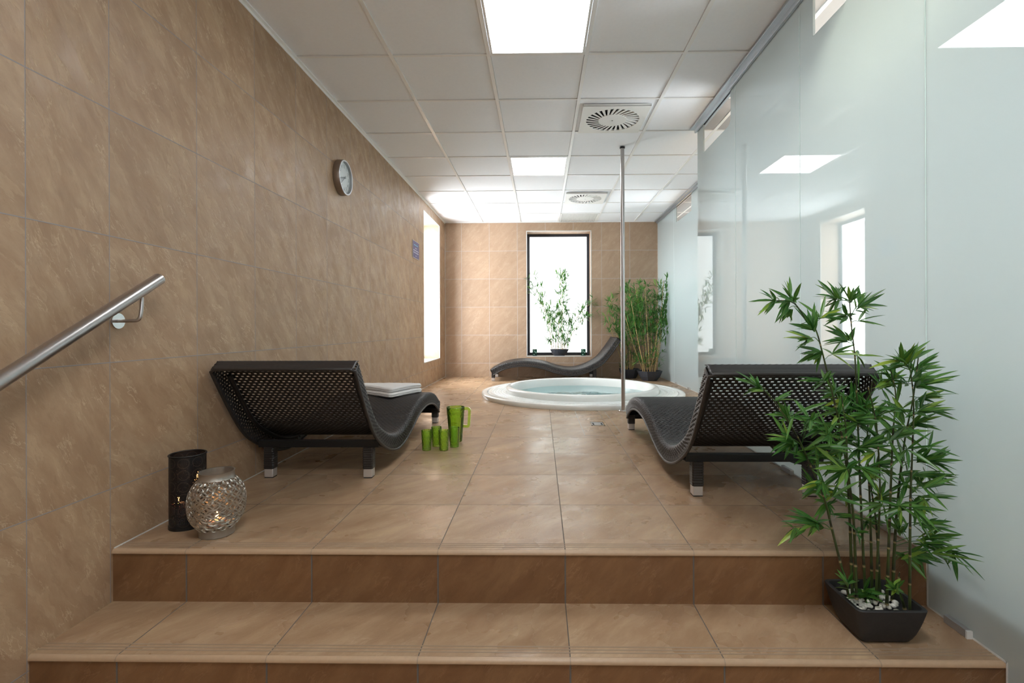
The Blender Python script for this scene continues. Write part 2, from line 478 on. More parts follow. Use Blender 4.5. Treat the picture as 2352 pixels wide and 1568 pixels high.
# ---- floor of the platform, with the round opening of the tub
TUBX, TUBY, TUBR = 0.482, 5.862, 1.172
def floor_uv(p): return ((p[0]-0.0846)/T, (p[1]-2.2014)/T)
bm = bmesh.new()
rect = [(XL, D1+.10), (XE, D1+.10), (XE, YB), (XL, YB)]
vs = [bm.verts.new((x, y, 0)) for x, y in rect]
es = [bm.edges.new((vs[i], vs[(i+1) % 4])) for i in range(4)]
cs = [bm.verts.new((TUBX+1.05*cos(2*pi*k/64), TUBY+1.05*sin(2*pi*k/64), 0)) for k in range(64)]
es += [bm.edges.new((cs[i], cs[(i+1) % 64])) for i in range(64)]
bmesh.ops.triangle_fill(bm, use_beauty=True, use_dissolve=False, edges=es)
for f in bm.faces:
    if f.normal.z < 0: f.normal_flip()
uvl = bm.loops.layers.uv.new('UVMap')
for f in bm.faces:
    for l in f.loops: l[uvl].uv = floor_uv(l.vert.co)
me = bpy.data.meshes.new('floor'); bm.to_mesh(me); bm.free(); me.materials.append(M['tile_floor'])
fo = bpy.data.objects.new('floor', me); COL.objects.link(fo); struct(fo)

# ---- two steps: tread strip with bull nose and three grooves, riser, tread
def step(name, yn, z, ytop, zlow, xr):
    """nosing front face at yn, tread at z reaching back to ytop, riser going down to zlow"""
    root = sempty(name)
    r = .013
    mb = MB()
    a, b = (XL, xr)
    fv = lambda p: (p[1]-yn)/T*.985+.002
    fu = lambda p: (p[0]-0.0846)/T
    pts = [(a, yn+.012, z), (b, yn+.012, z), (b, ytop, z), (a, ytop, z)]
    mb.quad(*pts, uv=uvw(pts, fu, fv))
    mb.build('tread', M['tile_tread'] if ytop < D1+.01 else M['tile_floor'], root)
    mb = MB()
    prof = [(yn+.0125, z+.0004)]+[(yn+r-r*sin(k/7*pi/2), z-r+r*cos(k/7*pi/2)+.0004) for k in range(8)]+[(yn, z-r-.002), (yn+.006, z-r-.004)]
    mb.grid([[(x, y, zz) for y, zz in prof] for x in (a, b)])
    mb.build('nosing', M['nosing'], root, smooth=True)
    mb = MB()
    for k in range(3):
        y0 = yn+.030+k*.014
        mb.box(a, b, y0, y0+.0045, z-.001, z+.0006)
    mb.build('anti_slip_groove', M['groove'], root)
    mb = MB()
    yr = yn+.006
    pts = [(a, yr, zlow), (b, yr, zlow), (b, yr, z-r-.003), (a, yr, z-r-.003)]
    mb.quad(*pts, uv=uvw(pts, fu, lambda p: .012+(p[2]-zlow)/T))
    mb.build('riser', M['tile_riser_shaded'], root)
    # joints over the nosing
    mb = MB()
    k = -4
    for k in range(-4, 5):
        x = 0.0846+k*T
        if a < x < b:
            pr = [(y-.0006 if i > 3 else y, zz+.0005) for i, (y, zz) in enumerate(prof[1:10])]
            mb.grid([[(xx, y, zz) for y, zz in pr] for xx in (x-.0016, x+.0016)])
    mb.build('nosing_joint', M['groove'], root)
    return root
step('step_1', D1, 0.0, D1+.10, -RISE, XN+.012)
step('step_2', D2, -RISE, D1+.01, ZL, XN+.012)
mb = MB()
pts = [(XL, YK, ZL), (XN, YK, ZL), (XN, D2+.02, ZL), (XL, D2+.02, ZL)]
mb.quad(*pts, uv=uvw(pts, lambda p: (p[0]-.0846)/T, lambda p: p[1]/T))
struct(mb.build('floor_lower', M['tile_tread'], None))

mb = MB(); mb.box(XN+.085, XE, YK, D1+.10, ZL, -.002); mb.box(XN+.012, XN+.085, YK, D1+.10, ZL, ZL+.004)
struct(mb.build('floor_spa_room', M['beige'], None))

# ---- walls
ZR = 2.0168
def wv(p): return (p[2]-ZR)/T
WY0, WY1, WZ0, WZ1 = 6.500, 7.525, .325, 2.332       # left window
WX0, WX1 = -.217, .814                                # back window
RD = .28                                              # reveal depth
def wall_quad(mb, a, b, z0, z1, axis, const, fu):
    if axis == 'Y': pts = [(const, b, z0), (const, a, z0), (const, a, z1), (const, b, z1)]
    else: pts = [(a, const, z0), (b, const, z0), (b, const, z1), (a, const, z1)]
    mb.quad(*pts, uv=uvw(pts, fu, wv))
mb = MB()
flu = lambda p: (p[1]-1.7402)/T
fl2 = lambda p: -1+(p[1]-D2)/(D1-D2-.005)*.999
fl3 = lambda p: -1+(p[1]-D2)/T
wall_quad(mb, D1-.0047, WY0, -.4, CE+.03, 'Y', XL, flu)
wall_quad(mb, D2, D1-.0047, -.4, CE+.03, 'Y', XL, fl2)
wall_quad(mb, YK, D2, -.4, CE+.03, 'Y', XL, fl3)
wall_quad(mb, WY0, WY1, -.05, WZ0, 'Y', XL, flu)
wall_quad(mb, WY0, WY1, WZ1, CE+.03, 'Y', XL, flu)
wall_quad(mb, WY1, YB, -.05, CE+.03, 'Y', XL, flu)
struct(mb.build('wall_left', M['tile_left'], None))
mb = MB()
bu = lambda p: (p[0]+1.268)/T
wall_quad(mb, XL, WX0, -.05, CE+.03, 'X', YB, bu)
wall_quad(mb, WX1, XE, -.05, CE+.03, 'X', YB, bu)
wall_quad(mb, WX0, WX1, -.05, WZ0, 'X', YB, bu)
wall_quad(mb, WX0, WX1, WZ1, CE+.03, 'X', YB, bu)
struct(mb.build('wall_back', M['tile_back'], None))

def window(name, axis, a, b, mat_pane):
    root = sempty(name)
    mb = MB()
    tz = lambda p: (p[2]-ZR)/T
    def P(s, d, z): return (XL-d, s, z) if axis == 'Y' else (s, YB+d, z)
    for s in (a, b):
        pts = [P(s, 0, WZ0), P(s, RD, WZ0), P(s, RD, WZ1), P(s, 0, WZ1)]
        mb.quad(*pts, uv=[(.1, tz(pts[0])), (.1+RD/T, tz(pts[0])), (.1+RD/T, tz(pts[2])), (.1, tz(pts[2]))])
    for z in (WZ0, WZ1):
        pts = [P(a, 0, z), P(b, 0, z), P(b, RD, z), P(a, RD, z)]
        mb.quad(*pts, uv=[(.15, .1), (.15+(b-a)/T, .1), (.15+(b-a)/T, .1+RD/T), (.15, .1+RD/T)])
    mb.build('window_reveal', M['tile_back'], root)
    mb = MB()
    fw = .043
    lo, hi = RD-.005, RD+.06
    def bx(s0, s1, z0, z1, d0=lo, d1=hi):
        p, q = P(s0, d0, z0), P(s1, d1, z1)
        mb.box(min(p[0], q[0]), max(p[0], q[0]), min(p[1], q[1]), max(p[1], q[1]), z0, z1)
    bx(a-.01, a+fw, WZ0-.01, WZ1+.01); bx(b-fw, b+.01, WZ0-.01, WZ1+.01)
    bx(a+fw, b-fw, WZ0-.01, WZ0+fw+.004); bx(a+fw, b-fw, WZ1-fw, WZ1+.01)
    mb.build('window_frame', M['frame'], root, bevel=.004)
    mb = MB()
    bx(a+fw-.004, b-fw+.004, WZ0+fw, WZ1-fw+.004, RD+.022, RD+.032)
    mb.build('window_pane', mat_pane, root)
    mb = MB()
    e = .006
    for s in (a, b):
        bx(s-e, s+e, WZ0, WZ1, -.0015, .004)
    bx(a-e, b+e, WZ1-e, WZ1+e, -.0015, .004)
    bx(a-e, b+e, WZ0-e, WZ0+e, -.0015, .004)
    mb.build('corner_trim', M['silicone'], root)
    return root
window('window_1', 'Y', WY0, WY1, M['pane_left'])
window('window_2', 'X', WX0, WX1, M['pane_back'])

mb = MB(); mb.box(XL-.1, XE, YK-.1, YK, ZL-.1, CE+.1); struct(mb.build('wall_front', M['whitepaint'], None))
mb = MB(); mb.box(XE, XE+.1, YK, YB+.1, ZL-.1, CE+.1); struct(mb.build('wall_right', M['beige'], None))

# ---- ceiling: boards in a white grid
GX = [-.316+.607*k for k in range(-3, 8)]
GY = [3.074+.613*k for k in range(-9, 9)]
LIGHTS = {(2, -1): 1, (2, 3): 1, (2, -5): 2, (2, -8): 2}
VENTS = [(3, 1), (3, 5)]; GRILLE = (3, 7)
ceil = sempty('ceiling')
mb = MB(); mb.box(XL-.3, XE, YK-.1, YB+.32, CE+.034, CE+.06); mb.build('ceiling_slab', M['ceil'], ceil)
mb = MB(); gb = MB(); mb2 = MB()
def ix(k): return -.316+.607*k
def iy(k): return 3.074+.613*k
for i in range(-3, 6):
    for j in range(-9, 8):
        if (i, j) in [(0, -1), (0, 3), (0, -5), (0, -8)]: continue
        if (i, j) == (1, 7): continue
        x0, x1, y0, y1 = ix(i)+.0135, ix(i+1)-.0135, iy(j)+.0105, iy(j+1)-.0125
        x0 = max(x0, XL); x1 = min(x1, XE); y1 = min(y1, YB); y0 = max(y0, YK)
        if x1 <= x0 or y1 <= y0: continue
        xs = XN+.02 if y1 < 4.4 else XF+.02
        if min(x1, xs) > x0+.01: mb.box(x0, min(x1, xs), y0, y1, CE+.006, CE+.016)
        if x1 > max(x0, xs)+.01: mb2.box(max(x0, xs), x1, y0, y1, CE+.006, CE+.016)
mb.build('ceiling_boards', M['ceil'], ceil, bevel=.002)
mb2.build('spa_room_boards', M['ceil_spa_dim'], ceil, bevel=.002)
for i in range(-3, 7): gb.box(ix(i)-.012, ix(i)+.012, YK, YB, CE, CE+.03)
for j in range(-8, 9):
    if iy(j) < YB: gb.box(XL, XE, iy(j)-.0085, iy(j)+.0085, CE+.0006, CE+.03)
gb.build('ceiling_grid', M['grid'], ceil)
mb = MB()
mb.box(XL, XL+.022, YK, YB, CE-.004, CE+.004); mb.box(XL, XL+.004, YK, YB, CE-.02, CE+.004)
struct(mb.build('trim_1', M['grid'], None))
mb = MB(); mb.box(XL, XE, YB-.02, YB, CE-.004, CE+.004); struct(mb.build('trim_2', M['grid'], None))
mb = MB(); mb.box(XL, XL+.0035, D1+.01, YB, -.001, .0035); mb.box(XL, XL+.004, YB-.004, YB, 0, CE); struct(mb.build('trim_3', M['silicone'], None))

# ---- glass partition (near plane) and its continuation set back at the far end
def prism_yz(mb, poly, x0, x1):
    n = len(poly)
    a = [(x0, y, z) for y, z in poly]; b = [(x1, y, z) for y, z in poly]
    mb.face(a); mb.face(list(reversed(b)))
    for i in range(n):
        j = (i+1) % n
        mb.quad(a[j], a[i], b[i], b[j])
part = sempty('wall_glass')
TOPZ = CE-.028
g = .002
def panel(poly, x, root, th=.012):
    mb = MB(); prism_yz(mb, poly, x, x+th); return fixn(mb.build('glass_panel', M['glass'], root))
panel([(YK, ZL+.004), (D2-.006, ZL+.004), (D2-.006, -RISE+.006), (D1-.008, -RISE+.006), (D1-g, -RISE+.006), (D1-g, TOPZ), (YK, TOPZ)], XN, part)
panel([(D1+g, .006), (2.579-g, .006), (2.579-g, TOPZ), (2.454, TOPZ), (2.454, 2.207), (2.14, 2.207), (2.14, TOPZ), (D1+g, TOPZ)], XN, part)
panel([(2.579+g, .006), (3.422-g, .006), (3.422-g, TOPZ), (2.579+g, TOPZ)], XN, part)
rc = [(3.505+.05-.05*cos(a), 2.212+.05-.05*sin(a)) for a in [k/6*pi/2 for k in range(7)]]
panel([(3.422+g, .006), (4.240, .006), (4.240, TOPZ), (4.095, TOPZ), (4.095, 2.212)]+list(reversed(rc))+[(3.505, TOPZ), (3.422+g, TOPZ)], XN, part)
mb = MB()
for y in (D1, 2.579, 3.422): mb.box(XN-.0005, XN+.010, y-g, y+g, .0 if y > D1 else -RISE+.004, TOPZ)
mb.build('glass_joint', M['glass_edge'], part)
mb = MB()
mb.box(XN-.001, XN+.013, D1, 4.24, .0, .006); mb.box(XN-.001, XN+.013, D2-.004, D1, -RISE, -RISE+.006); mb.box(XN-.001, XN+.013, D2-.006, D2-.001, ZL, -RISE+.006)
mb.box(XN-.001, XN+.013, D1-.005, D1-.0005, -RISE, .004)
mb.build('sealing_strip', M['silicone'], part)
mb = MB()
mb.box(XN-.055, XN-.004, YK, 4.262, CE-.012, CE+.01)
mb.box(XN-.020, XN-.002, YK, 4.262, CE-.034, CE-.006)
mb.box(XN+.013, XN+.030, YK, 4.262, CE-.034, CE+.01)
mb.build('top_rail', M['alu'], part, bevel=.002)
mb = MB(); mb.box(XN-.019, XN+.03, YK, 4.255, CE-.02, CE-.004); mb.build('rail_gap', M['frame'], part)

far = sempty('wall_glass_recessed')
panel([(3.9, .006), (6.185-.0, .006), (6.995-g, .006), (6.995-g, TOPZ), (6.877, TOPZ), (6.877, 2.228), (6.185, 2.228), (6.185, TOPZ), (3.9, TOPZ)], XF, far)
panel([(6.995+g, .006), (YB-.004, .006), (YB-.004, TOPZ), (6.995+g, TOPZ)], XF, far)
mb = MB(); mb.box(XF-.0005, XF+.010, 6.995-g, 6.995+g, 0, TOPZ); mb.build('glass_joint', M['glass_edge'], far)
mb = MB(); mb.box(XF-.001, XF+.013, 3.9, YB-.004, 0, .006); mb.build('sealing_strip', M['silicone'], far)
mb = MB()
mb.box(XF-.05, XF-.004, 3.9, YB, CE-.012, CE+.01); mb.box(XF-.020, XF-.002, 3.9, YB, CE-.034, CE-.006); mb.box(XF+.013, XF+.03, 3.9, YB, CE-.034, CE+.01)
mb.build('top_rail', M['alu'], far, bevel=.002)

# ================================================================== FIXTURES
# clamps at the foot of the glass
for (x, y0, y1, z, lab) in [
        (XN, 1.569, 1.654, -RISE, 'grey metal glass clamp on the lower stair tread beside the nearest black planter'),
        (XN, 1.917, 2.010, 0, 'grey metal glass clamp behind the near bamboo canes on the platform'),
        (XN, 2.657, 2.754, 0, 'grey metal glass clamp under the right wicker lounger'),
        (XF, 6.255, 6.315, 0, 'small glass clamp on the recessed panel beside the tub, nearest one'),
        (XF, 6.845, 6.905, 0, 'small glass clamp on the recessed panel, between tub and corner pots')]:
    t = thing('glass_clamp', lab, 'clamp', (x, (y0+y1)/2, z), 0, 'clamps at the foot of the glass wall')
    L = (y1-y0)/2
    mb = MB(); mb.box(-.018, -.001, -L, L, 0, .026); mb.build('clamp_plate', M['clip'], t, bevel=.002)
    mb = MB(); mb.box(-.018, .0, -L-.006, -L, 0, .024); mb.build('end_cap', M['silicone'], t)

# ceiling lights
def ceiling_light(i, j, mat, lab):
    x0, x1, y0, y1 = ix(i)+.014, ix(i+1)-.014, iy(j)+.010, iy(j+1)-.010
    t = thing('ceiling_light', lab, 'ceiling light', ((x0+x1)/2, (y0+y1)/2, CE), 0, 'square light panels in the ceiling')
    hx, hy = (x1-x0)/2, (y1-y0)/2
    mb = MB(); w = .014
    mb.box(-hx, -hx+w, -hy, hy, -.001, .02); mb.box(hx-w, hx, -hy, hy, -.001, .02)
    mb.box(-hx+w, hx-w, -hy, -hy+w, -.001, .02); mb.box(-hx+w, hx-w, hy-w, hy, -.001, .02)
    mb.build('light_frame', M['grid'], t)
    mb = MB(); mb.box(-hx+w, hx-w, -hy+w, hy-w, .004, .012); mb.build('diffuser', mat, t)
ceiling_light(0, -1, M['led'], 'large bright square light panel cut by the top edge, above the stairs')
ceiling_light(0, 3, M['led'], 'bright square light panel in the ceiling between the two round air vents')
ceiling_light(0, -5, M['led_fill'], 'added light panel over the unseen lower floor, before the stairs')
ceiling_light(0, -8, M['led_fill'], 'added light panel over the unseen lower floor, farther back')

# swirl diffusers
def vent(i, j, lab):
    cx, cy = .587, iy(j)+.333
    t = thing('air_vent', lab, 'air vent', (cx, cy, CE), 0, 'round swirl vents in the ceiling')
    h, Ro, Ri, N, z0 = .258, .212, .112, 28, -.016
    bm = bmesh.new()
    vs = [bm.verts.new((x, y, z0)) for x, y in ((-h, -h), (h, -h), (h, h), (-h, h))]
    es = [bm.edges.new((vs[k], vs[(k+1) % 4])) for k in range(4)]
    cs = [bm.verts.new((Ro*cos(2*pi*k/56), Ro*sin(2*pi*k/56), z0)) for k in range(56)]
    es += [bm.edges.new((cs[k], cs[(k+1) % 56])) for k in range(56)]
    bmesh.ops.triangle_fill(bm, use_beauty=True, edges=es)
    bmesh.ops.recalc_face_normals(bm, faces=bm.faces)
    me = bpy.data.meshes.new('vent_plate'); bm.to_mesh(me); bm.free(); me.materials.append(M['plate'])
    o = bpy.data.objects.new('vent_plate', me); COL.objects.link(o); o.parent = t
    sm = o.modifiers.new('s', 'SOLIDIFY'); sm.thickness = .006; sm.offset = 0
    mb = MB()
    mb.box(-h, -h+.004, -h, h, z0, 0); mb.box(h-.004, h, -h, h, z0, 0); mb.box(-h, h, -h, -h+.004, z0, 0); mb.box(-h, h, h-.004, h, z0, 0)
    mb.build('vent_side', M['plate'], t)
    mb = MB(); mb.face([(Ri*cos(-2*pi*k/48), Ri*sin(-2*pi*k/48), z0-.003) for k in range(48)]); mb.lathe([(Ri, z0-.003), (Ri, z0+.004)], 48)
    hub = mb.build('vent_hub', M['plate'], t)
    mb = MB(); mb.lathe([(.005, z0-.003), (.005, z0-.006), (.0001, z0-.006)], 12); mb.build('screw', M['clip'], hub)
    mb = MB(); mb.face([(.22*cos(2*pi*k/48), .22*sin(2*pi*k/48), -.0012) for k in range(48)][::-1]); mb.build('vent_plenum', M['dark'], t)
    mb = MB()
    for k in range(N):
        a = 2*pi*k/N; tw = .20; da = .235*2*pi/N; db = .19*2*pi/N*1.25
        p = [(Ri-.002, a-da*1.25), (Ri-.002, a+da*1.25), (Ro+.004, a+tw+da*1.05), (Ro+.004, a+tw-da*1.05)]
        q = [(r*cos(b), r*sin(b)) for r, b in p]
        mb.face([(x, y, z0-.0015) for x, y in q][::-1])
        mb.quad((*q[0], z0-.0015), (*q[3], z0-.0015), (*q[3], z0+.006), (*q[0], z0+.006))
    mb.build('vent_vanes', M['plate'], t)
vent(1, 1, 'round swirl air vent on a square plate, nearer one, above the steel pole')
vent(1, 5, 'round swirl air vent on a square plate, farther one, near the back wall')
t = thing('ceiling_grille', 'white slatted air grille in the ceiling above the window', 'air vent', (.595, (iy(7)+min(iy(8), YB))/2, CE))
hx, hy = .288, (min(iy(8), YB)-iy(7))/2-.006
mb = MB(); mb.box(-hx, hx, -hy, -hy+.014, -.002, .012); mb.box(-hx, hx, hy-.014, hy, -.002, .012); mb.box(-hx, -hx+.014, -hy, hy, -.002, .012); mb.box(hx-.014, hx, -hy, hy, -.002, .012)
mb.build('grille_frame', M['grid'], t)
mb = MB()
for k in range(28):
    x = -hx+.022+k*(2*hx-.044)/27
    mb.box(x-.0065, x+.0065, -hy+.01, hy-.01, 0, .006)
mb.build('grille_slats', M['plate'], t)
mb = MB(); mb.box(-hx+.01, hx-.01, -hy+.01, hy-.01, .022, .026); mb.build('grille_back', simple('grille_shadow', (.35, .37, .40), .7), t)

# downlight ring behind the glass
t = thing('downlight', 'small round downlight set in the ceiling behind the glass wall', 'ceiling light', (1.47, 1.88, CE))
mb = MB(); mb.lathe([(.045, 0), (.045, -.006), (.034, -.006), (.030, .004), (.030, 0)], 32); mb.build('downlight_ring', M['alu'], t, smooth=True)

# steel pole
t = thing('steel_pole', 'tall brushed steel pole from floor to ceiling before the whirlpool', 'pole', (.773, 4.664, 0))
mb = MB(); mb.lathe([(.0185, .004), (.0185, CE-.004)], 28); mb.build('pole_tube', M['steel'], t, smooth=True)
mb = MB(); mb.lathe([(.046, 0), (.046, .007), (.042, .012), (.0187, .013)], 32); mb.build('base_flange', M['polished'], t, smooth=True, sharp=30)
mb = MB(); mb.lathe([(.0187, CE-.016), (.024, CE-.014), (.025, CE-.002), (.0187, CE-.001)], 32); mb.build('top_collar', M['blackmetal'], t, smooth=True, sharp=30)

# handrail
d = Vector((0, 1.854-1.309, .970-.649)).normalized()
p1 = Vector((-1.452, 1.868, .976)); p0 = p1-d*1.9
t = thing('handrail', 'slanting brushed steel handrail on the left tiled wall', 'handrail', (XL, 1.772, .815))
def loc(p): return Vector(p)-Vector((XL, 1.772, .815))
mb = MB(); mb.tube([loc(p0), loc(p1)], .0215, 32); mb.build('rail_tube', M['steel'], t, smooth=True, sharp=40)
mb = MB(); mb.tube([loc(p1), loc(p1+d*.003)], .0212, 32); mb.build('end_cap', M['polished'], t, smooth=True, sharp=40)
for k, yb in enumerate((1.772, .75)):
    zb = .815+(yb-1.772)*d.z/d.y
    pr = p1+d*((yb-1.868+.012)/d.y)
    pt = pr+Vector((0, 0, -.026))
    mb = MB(); mb.tube([loc((XL, yb, zb)), loc((XL+.006, yb, zb))], .028, 32)
    b = mb.build('wall_rosette', M['polished'], t, smooth=True, sharp=40)
    path = spline([loc((XL+.004, yb, zb)), loc((XL+.050, yb, zb)), loc((XL+.074, yb+.001, zb+.003)), loc((XL+.083, yb+.004, zb+.022)), loc((pt.x+.002, pt.y, pt.z-.012)), loc(pt)], 6)
    mb = MB(); mb.tube(path, .0062, 12); mb.build('bracket_arm', M['steel'], b, smooth=True, sharp=40)
    mb = MB(); q = pr+Vector((0, 0, -.0235))
    mb.tube([loc(q-d*.032), loc(q+d*.032)], .0045, 8); mb.build('rail_saddle', M['polished'], b, smooth=True)

# wall clock
t = thing('wall_clock', 'round wall clock with bronze case and pale face on tiled wall', 'clock', (XL, 3.770, 1.934))
R = .133
def onx(r, a, x): return (x, r*sin(a), r*cos(a))   # a measured clockwise from twelve, seen from the room
def disc_x(mb, prof, n=64):
    mb.grid([[onx(r, -2*pi*k/n, x) for k in range(n)] for r, x in prof], closed_u=True)
mb = MB(); disc_x(mb, [(R-.012, .0), (R-.003, .0), (R, .006), (R, .047), (R-.002, .050)]); mb.build('clock_case', M['bronze'], t, smooth=True, sharp=40)
mb = MB(); disc_x(mb, [(R-.002, .050), (R-.004, .0525), (R-.013, .0525), (R-.0145, .050), (R-.0145, .033)]); mb.build('bezel', M['alu'], t, smooth=True, sharp=40)
mb = MB(); mb.face([onx(R-.0145, 2*pi*k/64, .033) for k in range(64)]); fc = mb.build('clock_face', M['face'], t)
mb = MB()
for k in range(60):
    a = 2*pi*k/60; w = .0012 if k % 5 else .002; r0, r1 = (.108, .113) if k % 5 else (.104, .113)
    c, s_ = cos(a), sin(a)
    q = [(r0, -w), (r0, w), (r1, w), (r1, -w)]
    mb.face([(.0336, r*s_+b*c, r*c-b*s_) for r, b in q])
mb.build('minute_marks', M['ink'], fc)
def text_mesh(name, body, size, mat, parent, loc, spacing=1.0):
    cu = bpy.data.curves.new(name, 'FONT'); cu.body = body; cu.size = size; cu.align_x = 'CENTER'; cu.align_y = 'CENTER'; cu.extrude = .0003
    o = bpy.data.objects.new(name, cu)
    COL.objects.link(o)
    dg = bpy.context.evaluated_depsgraph_get(); dg.update()
    me = bpy.data.meshes.new_from_object(o.evaluated_get(dg))
    bpy.data.objects.remove(o, do_unlink=True)
    me.materials.clear(); me.materials.append(mat)
    return me
def vm(me): return [tuple(v.co) for v in me.vertices], [tuple(p.vertices) for p in me.polygons]
for h_ in range(1, 13):
    mb = MB()
    me = text_mesh('numeral', str(h_), .036, M['ink'], None, None)
    vv, ff = vm(me); a = 2*pi*h_/12; n = len(mb.v); r = .086
    mb.v += [(.034+z, r*sin(a)+x, r*cos(a)+y) for x, y, z in vv]
    for f in ff: mb.f.append(tuple(n+i for i in f)); mb.uv.append([(0, 0)]*len(f))
    bpy.data.meshes.remove(me)
    mb.build('numeral', M['ink'], fc)
def hand(name, ang, L, w0, w1, x, tail):
    mb = MB(); a = radians(ang); c, s_ = cos(a), sin(a)
    q = [(-tail, -w0), (-tail, w0), (L, w1), (L, -w1)]
    lo = [(x, r*s_+b*c, r*c-b*s_) for r, b in q]; hi = [(x+.0015, y, z) for _, y, z in lo]
    mb.face(hi); mb.face(lo[::-1])
    for i in range(4): mb.quad(lo[i], lo[(i+1) % 4], hi[(i+1) % 4], hi[i])
    mb.build(name, M['ink'], t)
hand('hour_hand', 256, .082, .0048, .0042, .038, .03)
hand('minute_hand', 231, .100, .0024, .0018, .0405, .03)
mb = MB(); disc_x(mb, [(.007, .034), (.007, .044), (.0005, .045)], 16); mb.build('hand_hub', M['ink'], t)

# plaque on the left wall
t = thing('wall_sign', 'small violet plaque with white print beside the left window', 'sign', (XL, 6.068, 1.739))
mb = MB(); mb.box(0, .008, -.152, .152, -.107, .107); mb.build('plaque_board', M['label_edge'], t, bevel=.001)
mb = MB(); mb.box(.008, .009, -.146, .146, -.100, .100); pr = mb.build('plaque_print', M['purple'], t)
rows = [(.056, .10, .012, 4, 'printblue'), (.018, .055, .011, 3, 'printwhite'), (-.010, .125, .013, 6, 'printwhite'), (-.037, .120, .013, 6, 'printwhite'), (-.074, .035, .007, 2, 'printwhite')]
rr = random.Random(4)
for z, hw, hh, nw, mt in rows:
    target = MB()
    y = -hw
    ws = [rr.uniform(.7, 1.3) for _ in range(nw)]; tot = sum(ws)
    for w in ws:
        wl = 2*hw*w/tot
        nl = max(2, int(wl/.0095)); lw = (wl-.008)/nl
        for k in range(nl):
            x0 = y+k*lw
            up = hh*.5*(1.0 if rr.random() < .35 else .7)
            target.box(.009, .0095, x0, x0+lw*.78, z-hh*.5, z+up)
        y += wl
    target.build('text_line', M[mt], pr)

# floor hatch with steel grip
t = thing('floor_hatch', 'tiled floor hatch with a small steel grip before the whirlpool', 'hatch', (.460, 4.13, 0))
x0, x1, y0, y1 = .319-.46, .597-.46, 3.613-4.13, 4.655-4.13
mb = MB(); w = .0035
for a in ((x0, x0+w, y0, y1), (x1-w, x1, y0, y1), (x0, x1, y0, y0+w)): mb.box(a[0], a[1], a[2], a[3], -.002, .0012)
mb.build('hatch_edge', M['clip'], t)
mb = MB(); gx, gy, gw_, gl = 0, -.085, .054, .078
for a in ((-gw_, -gw_+.008, -gl, gl), (gw_-.008, gw_, -gl, gl), (-gw_, gw_, -gl, -gl+.012), (-gw_, gw_, gl-.012, gl)):
    mb.box(gx+a[0], gx+a[1], gy+a[2], gy+a[3], 0, .003)
gr = mb.build('hatch_grip', M['polished'], t)
mb = MB(); mb.box(gx-gw_+.006, gx+gw_-.006, gy-gl+.01, gy+gl-.01, -.001, .0015); mb.build('grip_recess', M['clip'], gr)
for xa in (-.040, .028):
    mb = MB(); mb.box(xa, xa+.012, gy-.04, gy+.03, .001, .0035); mb.build('grip_ring', M['dark'], gr)

# ================================================================== WHIRLPOOL
t = thing('whirlpool', 'round white whirlpool tub sunk in the tiled floor', 'whirlpool', (TUBX, TUBY, 0))
prof = [(1.168, -.001), (1.172, .012), (1.172, .036), (1.166, .046), (1.152, .050), (1.108, .050), (1.102, .046), (1.100, .030), (1.06, .028)]
mb = MB(); mb.lathe(prof, 128); mb.build('outer_rim', M['acrylic'], t, smooth=True, sharp=50)
mb = MB(); gp = [(1.095, .020), (1.094, .042)]
r = 1.094
for k in range(6):
    gp += [(r-.002, .0445), (r-.020, .0445), (r-.022, .0395), (r-.030, .0395)]; r -= .032
gp += [(.893, .041), (.889, .030)]
mb.lathe(gp, 160); gr = mb.build('overflow_grating', M['grate'], t, smooth=True, sharp=30)
mb = MB(); NG = 720
mb.grid([[(r*cos(2*pi*k/NG), r*sin(2*pi*k/NG), (.0463 if (k//2) % 2 else .0448)) for k in range(NG)] for r in (1.058, 1.093)], closed_u=True)
mb.build('grating_mesh', M['acrylic'], gr)
prof = [(.889, .026), (.889, .078), (.885, .092), (.874, .103), (.858, .108), (.840, .106), (.826, .098), (.818, .086), (.800, .045), (.778, -.02), (.765, -.12), (.752, -.20), (.72, -.235), (.62, -.25), (.45, -.255), (.42, -.28), (.39, -.52), (.34, -.56), (.001, -.57)]
mb = MB(); mb.lathe(prof, 128); basin = mb.build('basin', M['acrylic'], t, smooth=True, sharp=60)
mb = MB(); mb.lathe([(.784, .010), (.4, .010), (.001, .010)], 96); mb.build('water', M['water'], t, smooth=True)
for k in range(10):
    a = 2*pi*k/10+.2
    p = Vector((.767*cos(a), .767*sin(a), -.08)); q = p-Vector((cos(a), sin(a), 0))*.006
    mb = MB(); mb.tube([p, q], .022, 16); mb.build('water_jet', M['alu'], basin)

# ================================================================== LOUNGERS
TOP = [(.006,.169),(.147,.237),(.294,.275),(.466,.290),(.645,.278),(.82,.243),(.95,.201),(1.098,.169),(1.245,.164),(1.392,.196),(1.539,.262),(1.62,.318),(1.69,.395),(1.77,.498),(1.852,.612)]
ZS = 1.03
HW = .33
def lounger_profile():
    pts = spline([(0, a, b*ZS) for a, b in TOP], 10)
    P = [(p.y, p.z) for p in pts]
    # resample by arc length
    L = [0]
    for a, b in zip(P, P[1:]): L.append(L[-1]+math.hypot(b[0]-a[0], b[1]-a[1]))
    return P, L
PP, PL = lounger_profile()
def prof_at(d):
    d = min(max(d, 0), PL[-1])
    for i in range(len(PL)-1):
        if d <= PL[i+1]+1e-9:
            t_ = (d-PL[i])/(PL[i+1]-PL[i]); a, b = PP[i], PP[i+1]
            # smooth tangent
            a0 = PP[max(i-1, 0)]; b1 = PP[min(i+2, len(PP)-1)]
            t0 = Vector((b[0]-a0[0], b[1]-a0[1])).normalized(); t1 = Vector((b1[0]-a[0], b1[1]-a[1])).normalized()
            tg = t0.lerp(t1, t_).normalized()
            return a[0]+(b[0]-a[0])*t_, a[1]+(b[1]-a[1])*t_, tg
